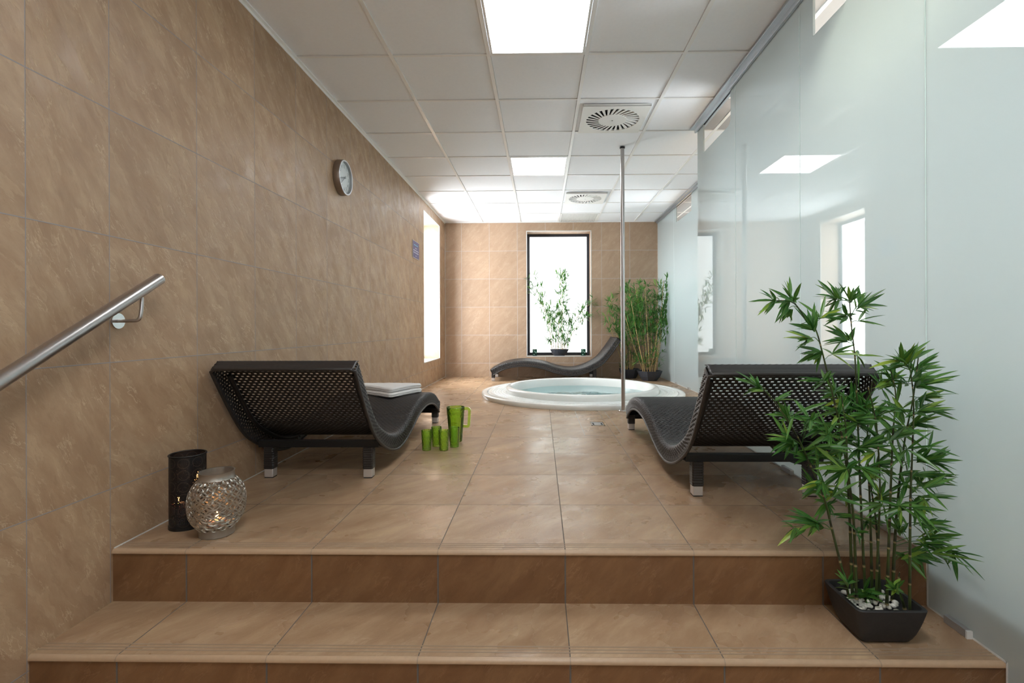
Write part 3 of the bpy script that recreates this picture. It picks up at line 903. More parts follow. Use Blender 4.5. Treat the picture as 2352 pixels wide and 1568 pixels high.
def skirt(d):
    s = d/PL[-1]
    return interp([(0, .090), (.10, .085), (.35, .078), (.6, .088), (.85, .076), (1, .070)], s)
def top_z(s):
    lo, hi = 0, PL[-1]
    for _ in range(30):
        m = (lo+hi)/2
        if prof_at(m)[0] < s: lo = m
        else: hi = m
    return prof_at(lo)[1]

def make_lounger():
    t = thing('wicker_lounger', '', 'lounger')
    # cross section: skirt up, rounded corner, across, down
    cx = []   # (x, depth fraction or absolute)
    rc = .022
    cw = .0138
    ns = 6
    sect = []
    for k in range(ns): sect.append(('s', -1, 1-k/ns))
    for k in range(4): sect.append(('c', -1, k/4))
    nt = 46
    for k in range(nt+1): sect.append(('t', -1+2*k/nt, 0))
    for k in range(3, -1, -1): sect.append(('c', 1, k/4))
    for k in range(ns-1, -1, -1): sect.append(('s', 1, 1-k/ns))
    per = .0165
    npd = int(PL[-1]/per)
    per = PL[-1]/npd
    rows = []   # (d, kind)
    for k in range(npd):
        rows += [(k*per, 'a', k), (k*per+per*.20, 'r', k), (k*per+per*.62-per*.08, 'r', k)]
        rows[-1] = (k*per+per*.60, 'b', k)
    rows.append((PL[-1], 'a', npd))
    verts = []
    for (d, kind, k) in rows:
        y, z, tg = prof_at(d); nx = Vector((-tg.y, tg.x)); h = skirt(d)
        row = []
        for c, (ty, a, b) in enumerate(sect):
            bumpv = 0
            if kind == 'r': bumpv = .0022+.0014*(1 if (c+k) % 2 else -1)
            if ty == 's':
                x = a*(HW+bumpv); dep = rc+(h-rc)*b
            elif ty == 'c':
                an = b*pi/2
                x = a*(HW-rc+(rc+bumpv)*cos(an)); dep = rc-(rc+bumpv)*sin(an)
            else:
                x = a*(HW-rc); dep = -bumpv
            row.append((x, y-nx.x*dep, z-nx.y*dep))
        verts.append(row)
    mb = MB(); n = 0; Cn = len(sect)
    for r in verts: mb.v += r
    for i in range(len(rows)-1):
        k = rows[i][2]; kind = rows[i][1]
        for j in range(Cn-1):
            if kind == 'b' and (j+k) % 2 == 0 and 2 <= j < Cn-3 and 2 <= i < len(rows)-4: continue
            a = i*Cn+j
            mb.f.append((a, a+1, a+Cn+1, a+Cn)); mb.uv.append([(j/4, i/3), ((j+1)/4, i/3), ((j+1)/4, (i+1)/3), (j/4, (i+1)/3)])
    o = mb.build('woven_shell', M['weave'], t, smooth=True)
    sm = o.modifiers.new('s', 'SOLIDIFY'); sm.thickness = .0045; sm.offset = -1
    # end panels (head and foot)
    def endp(d, sgn, name):
        y, z, tg = prof_at(d); nx = Vector((-tg.y, tg.x)); h = skirt(d)
        mb = MB(); R = []
        for q in range(15):
            f = q/14; dep = f*h
            out = sgn*(.012*sin(min(1, f*5)*pi/2))
            row = []
            for c in range(49):
                x = (HW-.004)*(-1+2*c/48)
                bmp = (.0015*(1 if (c+q//2) % 2 else -1)+.001) if q % 2 else 0
                dd = dep-.004 if q == 0 else dep
                row.append((x, y-nx.x*dd+tg.x*(out+sgn*bmp), z-nx.y*dd+tg.y*(out+sgn*bmp)))
            R.append(row)
        mb.grid(R)
        e = mb.build(name, M['weave'], t, smooth=True)
        s2 = e.modifiers.new('s', 'SOLIDIFY'); s2.thickness = .004; s2.offset = 0
    endp(PL[-1], 1, 'head_panel'); endp(0, -1, 'foot_panel')
    # braided edge along the lower border
    path = []
    N = 90
    for k in range(N+1):
        d = PL[-1]*k/N; y, z, tg = prof_at(d); nx = Vector((-tg.y, tg.x)); h = skirt(d)+.002
        path.append((HW-.001, y-nx.x*h, z-nx.y*h))
    y, z, tg = prof_at(PL[-1]); nx = Vector((-tg.y, tg.x)); h = skirt(PL[-1])
    e1 = (y-nx.x*h+tg.x*.012, z-nx.y*h+tg.y*.012)
    y, z, tg = prof_at(0); nx = Vector((-tg.y, tg.x)); h = skirt(0)
    e0 = (y-nx.x*h-tg.x*.012, z-nx.y*h-tg.y*.012)
    full = path+[(HW-.02, *e1), (-HW+.02, *e1)]+[(-x, b, c) for x, b, c in reversed(path)]+[(-HW+.02, *e0), (HW-.02, *e0)]
    mb = MB(); mb.tube(full, .0075, 8, closed=True); mb.build('edge_braid', M['braid'], t, smooth=True)
    # inner frame rails below the shell
    for sx in (-1, 1):
        pth = []
        for k in range(40):
            d = PL[-1]*(.03+.94*k/39); y, z, tg = prof_at(d); nx = Vector((-tg.y, tg.x))
            pth.append((sx*(HW-.035), y-nx.x*.020, z-nx.y*.020))
        mb = MB(); mb.tube(pth, .011, 8); mb.build('frame_rail', M['blackmetal'], t, smooth=True)
    # legs
    for sx in (-1, 1):
        for (ly, ztop, w) in ((1.535, .165, .0255), (.040, .115, .0255)):
            mb = MB()
            c = sx*(.262 if ly > 1 else HW-.035)
            n = 9; rowsL = []
            zz = .048
            bx = []
            for q in range(int((ztop-zz)/.006)+1):
                ww = w+(.0012 if q % 2 else 0); z = zz+q*.006
                ch = .006
                rowsL.append([(c-ww+ch, ly-ww, z), (c+ww-ch, ly-ww, z), (c+ww, ly-ww+ch, z), (c+ww, ly+ww-ch, z), (c+ww-ch, ly+ww, z), (c-ww+ch, ly+ww, z), (c-ww, ly+ww-ch, z), (c-ww, ly-ww+ch, z)])
            mb.grid(rowsL, closed_u=True); mb.face(rowsL[-1])
            lg = mb.build('leg', M['braid'], t)
            mb = MB(); f = w-.002
            mb.box(c-f, c+f, ly-f, ly+f, .004, .049)
            mb.build('foot_cap', M['pvc'], lg, bevel=.004)
            mb = MB(); mb.box(c-f+.002, c+f-.002, ly-f+.002, ly+f-.002, 0, .005); mb.build('foot_pad', M['dark'], lg)
    # cross bars and braces under the seat
    mb = MB(); mb.box(-HW+.012, HW-.012, 1.520, 1.555, .160, .196); mb.build('crossbar', M['blackmetal'], t, bevel=.003)
    mb = MB(); mb.box(-HW+.012, HW-.012, .03, .05, .095, .118); mb.build('crossbar', M['blackmetal'], t, bevel=.003)
    mb = MB(); mb.box(-HW+.03, HW-.03, 1.30, 1.325, .108, .128); mb.build('crossbar', M['blackmetal'], t, bevel=.003)
    for sx in (-1, 1):
        mb = MB(); mb.tube([(sx*.27, 1.53, .175), (sx*.27, 1.40, .132), (sx*.27, 1.20, .105)], .010, 8); mb.build('side_brace', M['blackmetal'], t, smooth=True)
    for sx in (-1, 1):
        mb = MB(); mb.tube([(sx*.24, 1.53, .182), (-sx*.18, 1.31, .125)], .007, 8); mb.build('diagonal_brace', M['blackmetal'], t, smooth=True)
    return t
GL = 'wicker loungers around the whirlpool'
lg1 = make_lounger(); lg1['group'] = GL
lg1['label'] = 'black wicker lounger along the left wall with towels on its seat'
lg1.location = (-1.170, 4.145, 0); lg1.rotation_euler = (0, 0, pi)
lg2 = copy_tree(lg1); lg2['label'] = 'black wicker lounger beside the glass wall, behind the near bamboo'
lg2.location = (.990, 3.870, 0); lg2.rotation_euler = (0, 0, pi)
lg3 = copy_tree(lg1); lg3['label'] = 'grey-black wicker lounger seen from the side below the back window'
lg3.location = (-.738, 7.615, 0); lg3.rotation_euler = (0, 0, -pi/2)

# ---- two folded towels on the left lounger
def make_towel(lab, zbase, dx, dy, rot, th, seed, lw=.43, ld=.315):
    """a folded towel: thick soft slab with rounded folds, lying on the curve of the seat"""
    rn = random.Random(seed)
    cx, cy = -1.150+dx, 3.715+dy
    mb = MB()
    hx, hy = lw/2, ld/2
    c, s_ = cos(rot), sin(rot)
    def ring(ins, z, kk):
        out = []
        for p in rrect(hx-ins, hy-ins, 0, max(.004, min(.028-ins*.3, min(hx, hy)-ins-.001)), 6):
            pass
        # dense outline so that it can follow the seat
        base = rrect(hx-ins, hy-ins, 0, max(.003, min(.026, (min(hx, hy)-ins)*.6)), 6)
        pts = []
        for i, p in enumerate(base):
            q = base[(i+1) % len(base)]; m = 8 if math.hypot(p[0]-q[0], p[1]-q[1]) > .02 or (i % 7 == 6) else 1
            for j in range(m): pts.append((p[0]+(q[0]-p[0])*j/m, p[1]+(q[1]-p[1])*j/m))
        for x, y in pts:
            wx, wy = cx+x*c-y*s_, cy+x*s_+y*c
            base_z = top_z(4.145-wy)*.70+.30*.292
            lump = .0016*sin(23*x+seed)*sin(27*y+2*seed)+.0010*sin(61*x+seed*3)+.0010*sin(53*y+kk)
            out.append((wx, wy, base_z+.004+zbase+z+lump))
        return out
    rows = []
    r = th/2
    for k in range(17):
        ph = -pi/2+pi*k/16
        crease = .0045*math.exp(-((ph)/.16)**2)
        rows.append(ring(r*.8*(1-cos(ph))+crease, r+r*sin(ph), k))
    for f in (.2, .4, .6, .8, .97):
        rows.append(ring(r*.8+(min(hx, hy)-r*.8)*f, th+.0015*f, 20))
    low = [ring(r*.8+(min(hx, hy)-r*.8)*f, 0, 20) for f in (.97, .6, .3)]
    mb.grid(low+rows, closed_u=True); mb.face(rows[-1]); mb.face(low[0][::-1])
    o = mb.build('folded_towel', M['towel'], None, smooth=True)
    return tag(o, lab, 'towel', 'folded towels on the left lounger')
make_towel('lower of two folded white towels, lying directly on the wicker', .000, 0, 0, radians(-33), .034, 1)
make_towel('upper folded white towel, topmost on the left lounger', .035, -.002, .004, radians(-32), .034, 5, .425, .31)

# ================================================================== GREEN JUG AND CUPS
def honey(amp, n_around, row_h):
    def rf(r, z, a, k):
        if r < .02: return r
        row = z/row_h
        ph = (fl(row) % 2)*pi
        return r-amp*max(0, cos(a*n_around+ph))*max(0, sin((row % 1)*pi))
    return rf
def cup_profile(h, rb, rt, th=.0022, n=30):
    p = [(.001, .003), (rb-.004, .002), (rb-.001, .0), (rb, .003)]
    p += [(rb+(rt-rb)*k/n, .003+(h-.003)*k/n) for k in range(1, n+1)]
    p += [(rt-th*.5, h+.001), (rt-th, h)]
    p += [(rb+(rt-rb)*k/n-th, .003+(h-.003)*k/n) for k in range(n-1, 1, -1)]
    p += [(rb-.006, .009), (.001, .008)]
    return p
GC = 'green plastic cups on the floor'
def cup(x, y, lab):
    mb = MB(); mb.lathe(cup_profile(.128, .0285, .0345), 72, rf=honey(.0028, 12, .0165))
    o = mb.build('plastic_cup', M['green'], None, smooth=True, loc=(x, y, 0))
    return tag(o, lab, 'cup', GC)
cup(-.735, 3.185, 'green plastic cup on the floor, the one farthest from the jug')
cup(-.694, 3.290, 'green plastic cup standing behind two others, nearest the lounger foot')
cup(-.624, 3.185, 'green plastic cup at the front between the end cup and the jug')
cup(-.571, 3.275, 'green plastic cup standing directly in front of the green jug')
t = thing('plastic_jug', 'tall green plastic jug with handle on the tiled floor', 'jug', (-.590, 3.435, 0))
JH = .238
mb = MB()
def jrf(r, z, a, k):
    if z > .17 and r > .04: return honey(.0028, 14, .019)(r, z, a, k)
    return r
mb.lathe(cup_profile(JH, .044, .063, .0028, 40), 84, rf=jrf)
mb.build('jug_body', M['green'], t, smooth=True)
mb = MB()
hp = [(.058, 0, JH-.012), (.080, 0, JH-.010), (.094, 0, JH-.018), (.096, 0, JH-.04), (.092, 0, .125), (.088, 0, .108), (.078, 0, .104), (.052, 0, .106)]
P = spline(hp, 5)
rowsH = []
for i, p in enumerate(P):
    a = (P[min(i+1, len(P)-1)]-P[max(i-1, 0)]).normalized(); nx = Vector((-a.z, 0, a.x))
    rowsH.append([tuple(p+nx*.0095+Vector((0, q, 0))) for q in (-.006, .006)]+[tuple(p-nx*.0095+Vector((0, q, 0))) for q in (.006, -.006)])
mb.grid(rowsH, closed_u=True); mb.face(rowsH[0]); mb.face(rowsH[-1])
mb.build('jug_handle', M['green'], t, smooth=True, sharp=40)

# ================================================================== LANTERNS
def flame(parent, x, y, z, s=1.0, power=.25):
    mb = MB(); mb.lathe([(.0005, 0), (.0045*s, .006*s), (.0055*s, .011*s), (.0035*s, .019*s), (.0004, .028*s)], 14, (x, y, z))
    mb.build('flame', M['flame'], parent, smooth=True)
t = thing('black_lantern', 'tall black perforated metal lantern near the stairs by the wall', 'lantern', (-1.413, 1.965, 0))
mb = MB(); R, h = .063, .292
n = 64
rowsC = [[(R*cos(2*pi*j/n), R*sin(2*pi*j/n), .010+(h-.018)*k/24) for j in range(n+1)] for k in range(25)]
mb.grid(rowsC, uvf=lambda i, j: (j/n, i/24))
mb.build('perforated_shade', M['perf'], t, smooth=True)
mb = MB(); mb.tube([(R*cos(2*pi*k/48), R*sin(2*pi*k/48), h-.006) for k in range(48)], .0032, 8, closed=True); mb.build('top_ring', M['blackmetal'], t, smooth=True)
mb = MB(); mb.lathe([(.001, .004), (R+.001, .004), (R+.002, 0), (R+.002, .012), (R, .013)], 64); mb.build('base_plate', M['blackmetal'], t, smooth=True, sharp=40)
ct = thing('tealight_candle', 'lit candle glowing through the black perforated lantern, lower flame', 'candle', (-1.430, 1.935, .004), 0, 'candles in the lanterns')
mb = MB(); mb.lathe([(.001, 0), (.022, 0), (.022, .094), (.018, .097), (.001, .095)], 24); mb.build('candle_body', M['wax'], ct, smooth=True, sharp=40)
flame(ct, 0, 0, .099)
ct = thing('tealight_candle', 'added candle standing in for the flame reflection, higher in the black lantern', 'candle', (-1.386, 1.985, .004), 0, 'candles in the lanterns')  # second candle added where the flame mirrors on the inner wall
mb = MB(); mb.lathe([(.001, 0), (.018, 0), (.018, .172), (.015, .175), (.001, .173)], 24); mb.build('candle_body', M['wax'], ct, smooth=True, sharp=40)
flame(ct, 0, 0, .177)

t = thing('silver_lantern', 'round openwork silver lantern standing before the black lantern', 'lantern', (-1.243, 1.885, 0))
def bar_r(f):   # barrel radius over height fraction
    return interp([(0, .060), (.06, .070), (.14, .081), (.25, .091), (.38, .0965), (.5, .098), (.62, .0965), (.75, .091), (.86, .081), (.94, .070), (1, .060)], f)
zb, zt = .030, .214
mb = MB(); mb.lathe([(.056, 0), (.060, .002), (.060, .028), (.062, .032), (.058, .032), (.056, .028), (.056, .004)], 64); mb.build('base_ring', M['silver_rim'], t, smooth=True, sharp=40)
mb = MB(); mb.lathe([(.060, zt-.004), (.0625, zt), (.060, zt+.003), (.060, .238), (.0615, .241), (.057, .241), (.057, zt)], 64); mb.build('neck_ring', M['silver_rim'], t, smooth=True, sharp=40)
# lattice of overlapping circles wrapped on the barrel
mb = MB()
NC = 14; da = 2*pi/NC
arc = zt-zb
NR = 6; dz = 1.0/NR
def onb(th, f):
    f = min(1, max(0, f)); r = bar_r(f)
    return Vector((r*cos(th), r*sin(th), zb+f*arc)), r
def latt(th0, f0, rad=.50):
    M_ = 28; L_ = []
    for k in range(M_+1):
        a = 2*pi*k/M_
        L_.append((th0+da*rad*cos(a), f0+dz*rad*sin(a)))
    for (a0, b0), (a1, b1) in zip(L_, L_[1:]):
        if (b0 < 0 and b1 < 0) or (b0 > 1 and b1 > 1): continue
        p, r = onb(a0, b0); q, _ = onb(a1, b1)
        nr = Vector((cos(a0), sin(a0), (.5-b0)*1.1)).normalized()
        dd = (q-p)
        if dd.length < 1e-5: continue
        dd.normalize(); sd = dd.cross(nr).normalized()*.0026; th = nr*.0011
        A = [p+sd+th, p-sd+th, p-sd-th, p+sd-th]; B = [q+sd+th, q-sd+th, q-sd-th, q+sd-th]
        for i in range(4):
            j = (i+1) % 4
            mb.quad(tuple(A[j]), tuple(A[i]), tuple(B[i]), tuple(B[j]))
for i in range(NC):
    for j in range(NR+1):
        latt(i*da, j*dz); latt((i+.5)*da, (j+.5)*dz) if j < NR else None
mb.build('openwork_globe', M['silver'], t)
ct = thing('tealight_candle', 'lit pink candle inside the round silver lantern', 'candle', (-1.236, 1.875, .004), 0, 'candles in the lanterns')
mb = MB(); mb.lathe([(.001, 0), (.028, 0), (.028, .052), (.024, .055), (.001, .053)], 28); mb.build('candle_body', M['wax'], ct, smooth=True, sharp=40)
flame(ct, 0, 0, .057, 1.1)
mb = MB(); mb.lathe([(.001, .001), (.058, .001), (.058, .004), (.001, .004)], 40); mb.build('base_plate', M['silver_rim'], t)
def candle_light(loc, e):
    l = bpy.data.lights.new('candle_light', 'POINT'); l.energy = e; l.color = (1, .5, .2); l.shadow_soft_size = .008
    o = bpy.data.objects.new('candle_light', l); COL.objects.link(o); o.location = loc
candle_light((-1.236, 1.875, .085), .02)
candle_light((-1.430, 1.935, .125), .03); candle_light((-1.386, 1.985, .205), .03)

# ================================================================== BAMBOO
def add_leaf(mb, base, tip, w, tone, droop, up=Vector((0, 0, 1))):
    base, tip = Vector(base), Vector(tip)
    d = tip-base; L = d.length
    if L < 1e-4: return
    d.normalize()
    side = d.cross(up)
    if side.length < .05: side = d.cross(Vector((1, 0, 0)))
    side.normalize(); nr = side.cross(d).normalized()
    n0 = len(mb.v)
    st = [(0, .10), (.12, .62), (.32, 1.0), (.58, .86), (.82, .45), (1, .02)]
    for f, wf in st:
        p = base+d*(L*f)+Vector((0, 0, 1))*(droop*L*(f*(1-f)))
        ww = w*.5*wf
        mb.v += [tuple(p-side*ww+nr*ww*.35), tuple(p), tuple(p+side*ww+nr*ww*.35)]
    for i in range(len(st)-1):
        for j in range(2):
            a = n0+i*3+j
            mb.f.append((a, a+1, a+4, a+3)); u = j*.5
            mb.uv.append([(u, st[i][0]), (u+.5, st[i][0]), (u+.5, st[i+1][0]), (u, st[i+1][0])]); mb.tone.append(tone)
def add_cane(mb, path, r0, r1, seg):
    P = [Vector(p) for p in path]; L = [0]
    for a, b in zip(P, P[1:]): L.append(L[-1]+(b-a).length)
    rows = []; prev = None; n = 8; vs_ = []
    for i, p in enumerate(P):
        tg = (P[min(i+1, len(P)-1)]-P[max(i-1, 0)]).normalized()
        x = tg.cross(Vector((0, 1, 0))).normalized() if prev is None else (prev-tg*prev.dot(tg)).normalized()
        prev = x; y = tg.cross(x)
        f = L[i]/L[-1]; r = r0+(r1-r0)*f
        ph = (L[i]/seg) % 1
        r *= 1+.22*max(0, 1-min(ph, 1-ph)/.08)
        rows.append([tuple(p+x*r*cos(2*pi*j/n)+y*r*sin(2*pi*j/n)) for j in range(n)]); vs_.append(L[i]/seg)
    vs_.append(vs_[-1])
    mb.grid(rows, closed_u=True, uvf=lambda i, j: (j/n, vs_[i]))
    mb.face(rows[-1])
    return P, L
def resample(path, step):
    P = [Vector(p) for p in path]; out = [P[0]]; acc = 0
    for a, b in zip(P, P[1:]):
        k = max(1, int((b-a).length/step))
        for i in range(1, k+1): out.append(a.lerp(b, i/k))
    return out

# ---- far plants: canes given, leaf sprays grown along the upper part
def bamboo(root, canes, mc, ml, rnd, seg, r0, leafL, leafW, start=.35, dens=26, spread=.13, lim=None, low=0.0):
    for path in canes:
        P = resample(spline(path, 6), .012)
        mb = MB(); P, L = add_cane(mb, P, r0*rnd.uniform(.8, 1.15), r0*.35, seg*rnd.uniform(.85, 1.2))
        c = mb.build('cane', mc, root, smooth=True)
        fo_ = MB()
        tot = L[-1]; k = 0
        nb = int(dens*tot)
        for b in range(nb):
            f = start+(1-start)*((b+rnd.random())/nb) if rnd.random() > low else rnd.uniform(.05, start)
            i = min(len(P)-1, max(0, int(f*(len(P)-1)))); p = P[i]
            a = rnd.uniform(0, 2*pi); el = rnd.uniform(-.1, .8)
            dv = Vector((cos(a)*cos(el), sin(a)*cos(el)*.7, sin(el)))
            q = p+dv*rnd.uniform(.3, 1)*spread
            if lim: q = lim(q)
            k0 = len(fo_.f); fo_.tube([p, (p+q)/2+Vector((0, 0, .006)), q], .0011, 4); fo_.tone += [.35]*(len(fo_.f)-k0)
            base_t = rnd.random()
            for l in range(rnd.randint(4, 7)):
                dv2 = (dv+Vector((rnd.gauss(0, .65), rnd.gauss(0, .5), rnd.gauss(-.05, .55)))).normalized()
                LL = leafL*rnd.uniform(.6, 1.15)
                tip = q+dv2*LL
                if lim: tip = lim(tip)
                tone = min(1, max(0, .55*base_t+.45*rnd.random()-.05))
                add_leaf(fo_, q, tip, leafW*rnd.uniform(.8, 1.2), tone**1.4, .12)
        if fo_.f:
            fo_.build('foliage', ml, c)

def faceted_pot(parent, n, rt, rb, h, mat, sx=1, sy=1, rot=0, wall=.010):
    mb = MB()
    prof = [(.001, 0), (rb, 0), (rb+(rt-rb)*.55, h*.42), (rt, h), (rt-wall, h), (rt-wall-.006, h-.03), (.001, h-.03)]
    rows = [[(r*cos(2*pi*j/n+rot)*sx, r*sin(2*pi*j/n+rot)*sy, z) for j in range(n)] for r, z in prof]
    mb.grid(rows, closed_u=True)
    return mb.build('pot', mat, parent, bevel=.003)

rnd = random.Random(11)
# sill plant (stands on the window sill)
SZ, SY = WZ0, YB+.128
t = thing('potted_bamboo', 'potted bamboo with spread canes on the back window sill', 'plant', (.308, SY, SZ), 0, 'potted bamboos')
faceted_pot(t, 20, .155, .085, .108, M['pot_far'], 1, .70, pi/8)
def sp_(u, z, dy=0): return (u-.308, dy, z-SZ)
def limS(q):
    # keep inside the reveal behind the wall plane, free in front of it
    y = q.y+SY; x = q.x+.308
    if y > YB-.02 and (x < WX0+.03 or x > WX1-.03): q = Vector((q.x, YB-.03-SY, q.z))
    if q.y+SY > YB+.255: q = Vector((q.x, YB+.25-SY, q.z))
    return q
cs_ = [[sp_(.19, .42, .02), sp_(.13, .85, .0), sp_(.055, 1.10, -.02), sp_(-.03, 1.33, -.04), sp_(-.15, 1.62, -.06)],
       [sp_(.22, .42, -.02), sp_(.17, .80, -.03), sp_(.11, 1.05, -.04), sp_(.0, 1.20, -.06), sp_(-.08, 1.36, -.08)],
       [sp_(.25, .42, .03), sp_(.24, .80, .03), sp_(.22, 1.0, .03), sp_(.16, 1.12, .02)],
       [sp_(.33, .42, 0), sp_(.345, .9, .02), sp_(.345, 1.2, .02), sp_(.33, 1.5, .01), sp_(.38, 1.72, 0)],
       [sp_(.35, .42, -.03), sp_(.36, .9, -.02), sp_(.36, 1.25, -.02), sp_(.37, 1.45, -.02), sp_(.34, 1.68, -.02)],
       [sp_(.38, .42, .02), sp_(.45, .68, -.02), sp_(.56, .88, -.06), sp_(.68, 1.06, -.12), sp_(.87, 1.22, -.22)],
       [sp_(.40, .42, -.03), sp_(.50, .66, -.08), sp_(.62, .84, -.14), sp_(.74, .98, -.22), sp_(.86, 1.04, -.27)],
       [sp_(.36, .42, .04), sp_(.40, .60, .02), sp_(.44, .72, 0)],
       [sp_(.28, .42, -.04), sp_(.29, .7, -.05), sp_(.31, .95, -.06), sp_(.40, 1.08, -.08)]]
bamboo(t, cs_, M['cane_far'], M['leaf_far'], rnd, .10, .0050, .112, .0160, start=.36, dens=36, spread=.12, lim=limS, low=.12)

# corner plants
def limC(cx, cy):
    def f(q):
        x, y = q.x+cx, q.y+cy
        x = min(x, XF-.03); y = min(y, YB-.03)
        if x < 1.22 and q.z < .70: x = 1.22
        return Vector((x-cx, y-cy, max(q.z, .02)))
    return f
PA = (1.607, 7.345); PB = (1.372, 7.70)
t = thing('potted_bamboo', 'potted bamboo with golden canes in front at the back right corner', 'plant', (*PA, 0), 0, 'potted bamboos')
faceted_pot(t, 8, .190, .105, .145, M['pot_far'], 1, 1, pi/8)
mb = MB(); mb.lathe([(.001, .125), (.165, .122)], 16); mb.build('soil', M['soil'], t)
ca = []
for (bx, by, tx, ty, tz, bow) in [(-.07, -.03, -.30, -.06, 1.28, -.02), (-.03, .02, -.20, .05, 1.38, .03), (-.01, -.05, -.08, -.06, 1.40, 0), (.02, 0, .0, .04, 1.20, .02),
                                  (.05, .03, .15, .08, 1.36, .02), (.06, -.03, .20, -.04, 1.47, .03), (.08, .0, .22, .02, 1.08, .02), (-.06, .04, -.12, .10, 1.0, 0), (.0, -.03, .12, -.10, .95, .02), (-.08, .02, -.36, .02, .98, -.03)]:
    ca.append([(bx, by, .12), (bx+(tx-bx)*.35+bow, by+(ty-by)*.35, .12+(tz-.12)*.38), (bx+(tx-bx)*.7+bow*.5, by+(ty-by)*.7, .12+(tz-.12)*.72), (tx, ty, tz)])
ca.append([(-.11, -.05, .12), (-.115, -.06, .24), (-.14, -.07, .265), (-.20, -.08, .25)])
bamboo(t, ca, M['cane_far'], M['leaf_far'], rnd, .12, .0085, .118, .0165, start=.47, dens=31, spread=.14, lim=limC(*PA), low=.10)
t = thing('potted_bamboo', 'potted bamboo half hidden behind the steel pole, against the back wall', 'plant', (*PB, 0), 0, 'potted bamboos')
faceted_pot(t, 8, .165, .10, .145, M['pot_far'], 1, 1, pi/8)
mb = MB(); mb.lathe([(.001, .125), (.145, .122)], 16); mb.build('soil', M['soil'], t)
cb = []
for (bx, by, tx, ty, tz, bow) in [(-.04, 0, -.30, -.05, 1.22, -.03), (-.02, .03, -.12, .06, 1.40, 0), (.0, -.03, .0, -.02, 1.45, .01), (.03, .0, .12, .05, 1.38, .02), (.05, .02, .24, .06, 1.25, .02),
                                  (-.05, -.02, -.36, -.10, .95, -.03), (.02, .04, .08, .10, 1.1, .0)]:
    cb.append([(bx, by, .12), (bx+(tx-bx)*.35+bow, by+(ty-by)*.35, .12+(tz-.12)*.38), (bx+(tx-bx)*.7+bow*.5, by+(ty-by)*.7, .12+(tz-.12)*.72), (tx, ty, tz)])
bamboo(t, cb, M['cane_far'], M['leaf_far'], rnd, .12, .0075, .118, .016, start=.48, dens=29, spread=.11, lim=limC(*PB), low=.12)

# ---- green glass tealight holders on the sill
for x, lab in ((-.093, 'green glass tealight holder at the left end of the back window sill'), (.695, 'green glass tealight holder at the right end of the back window sill')):
    t = thing('tealight_holder', lab, 'candle holder', (x, YB+.13, SZ), 0, 'green glass tealight holders on the sill')
    mb = MB(); w, h = .037, .108
    def sq(w, z): return [(-w, -w, z), (w, -w, z), (w, w, z), (-w, w, z)]
    mb.grid([sq(w-.004, 0), sq(w, .006), sq(w, h), sq(w-.005, h), sq(w-.006, .012)], closed_u=True); mb.face(sq(w-.006, .012)); mb.face(sq(w-.004, 0)[::-1])
    gb_ = mb.build('glass_cup', M['greenglass'], t, bevel=.002)
    mb = MB(); rr = random.Random(3)
    for k in range(9):
        cx, cz, r = rr.uniform(-.026, .026), rr.uniform(.02, .095), rr.uniform(.006, .011)
        mb.face([(cx+r*cos(2*pi*q/10)*(1+.3*cos(4*pi*q/5)), -w-.0008, cz+r*sin(2*pi*q/10)) for q in range(10)])
    mb.build('leaf_pattern', simple('pale_green_print', (.25, .45, .38), .4), gb_)

# ---- near plant in the black planter on the lower tread
FX, FY, FZ = 1.058, 1.600, -RISE
t = thing('potted_bamboo', 'large bamboo with dark canes in black planter on the stairs', 'plant', (FX, FY, FZ), 0, 'potted bamboos')
mb = MB(); rows = []
for f in [0, .05, .15, .3, .5, .7, .88, 1.0]:
    g_ = f**.55
    rows.append(rrect(.066+(.107-.066)*g_, .052+(.098-.052)*g_, .116*f, .012+.008*f))
rows.append(rrect(.104, .095, .119, .018)); rows.append(rrect(.096, .087, .118, .014)); rows.append(rrect(.092, .083, .085, .014))
mb.grid(rows, closed_u=True); mb.face(rows[0][::-1]); mb.face(rows[-1])
mb.build('planter', M['pot'], t, smooth=True, sharp=35)
mb = MB(); rp = random.Random(2)
for k in range(95):
    x, y = rp.uniform(-.082, .082), rp.uniform(-.074, .074); a, b, c = rp.uniform(.006, .012), rp.uniform(.005, .010), rp.uniform(.004, .007)
    an = rp.uniform(0, pi); z = .088+rp.uniform(0, .006)
    R = []
    for q in range(6):
        ph = -pi/2+pi*q/5
        R.append([(x+(a*cos(ph)*cos(th))*cos(an)-(b*cos(ph)*sin(th))*sin(an), y+(a*cos(ph)*cos(th))*sin(an)+(b*cos(ph)*sin(th))*cos(an), z+c*sin(ph)) for th in [2*pi*w/8 for w in range(8)]])
    mb.grid(R, closed_u=True)
o = mb.build('pebbles', M['pebble'], t, smooth=True); o['kind'] = 'stuff'
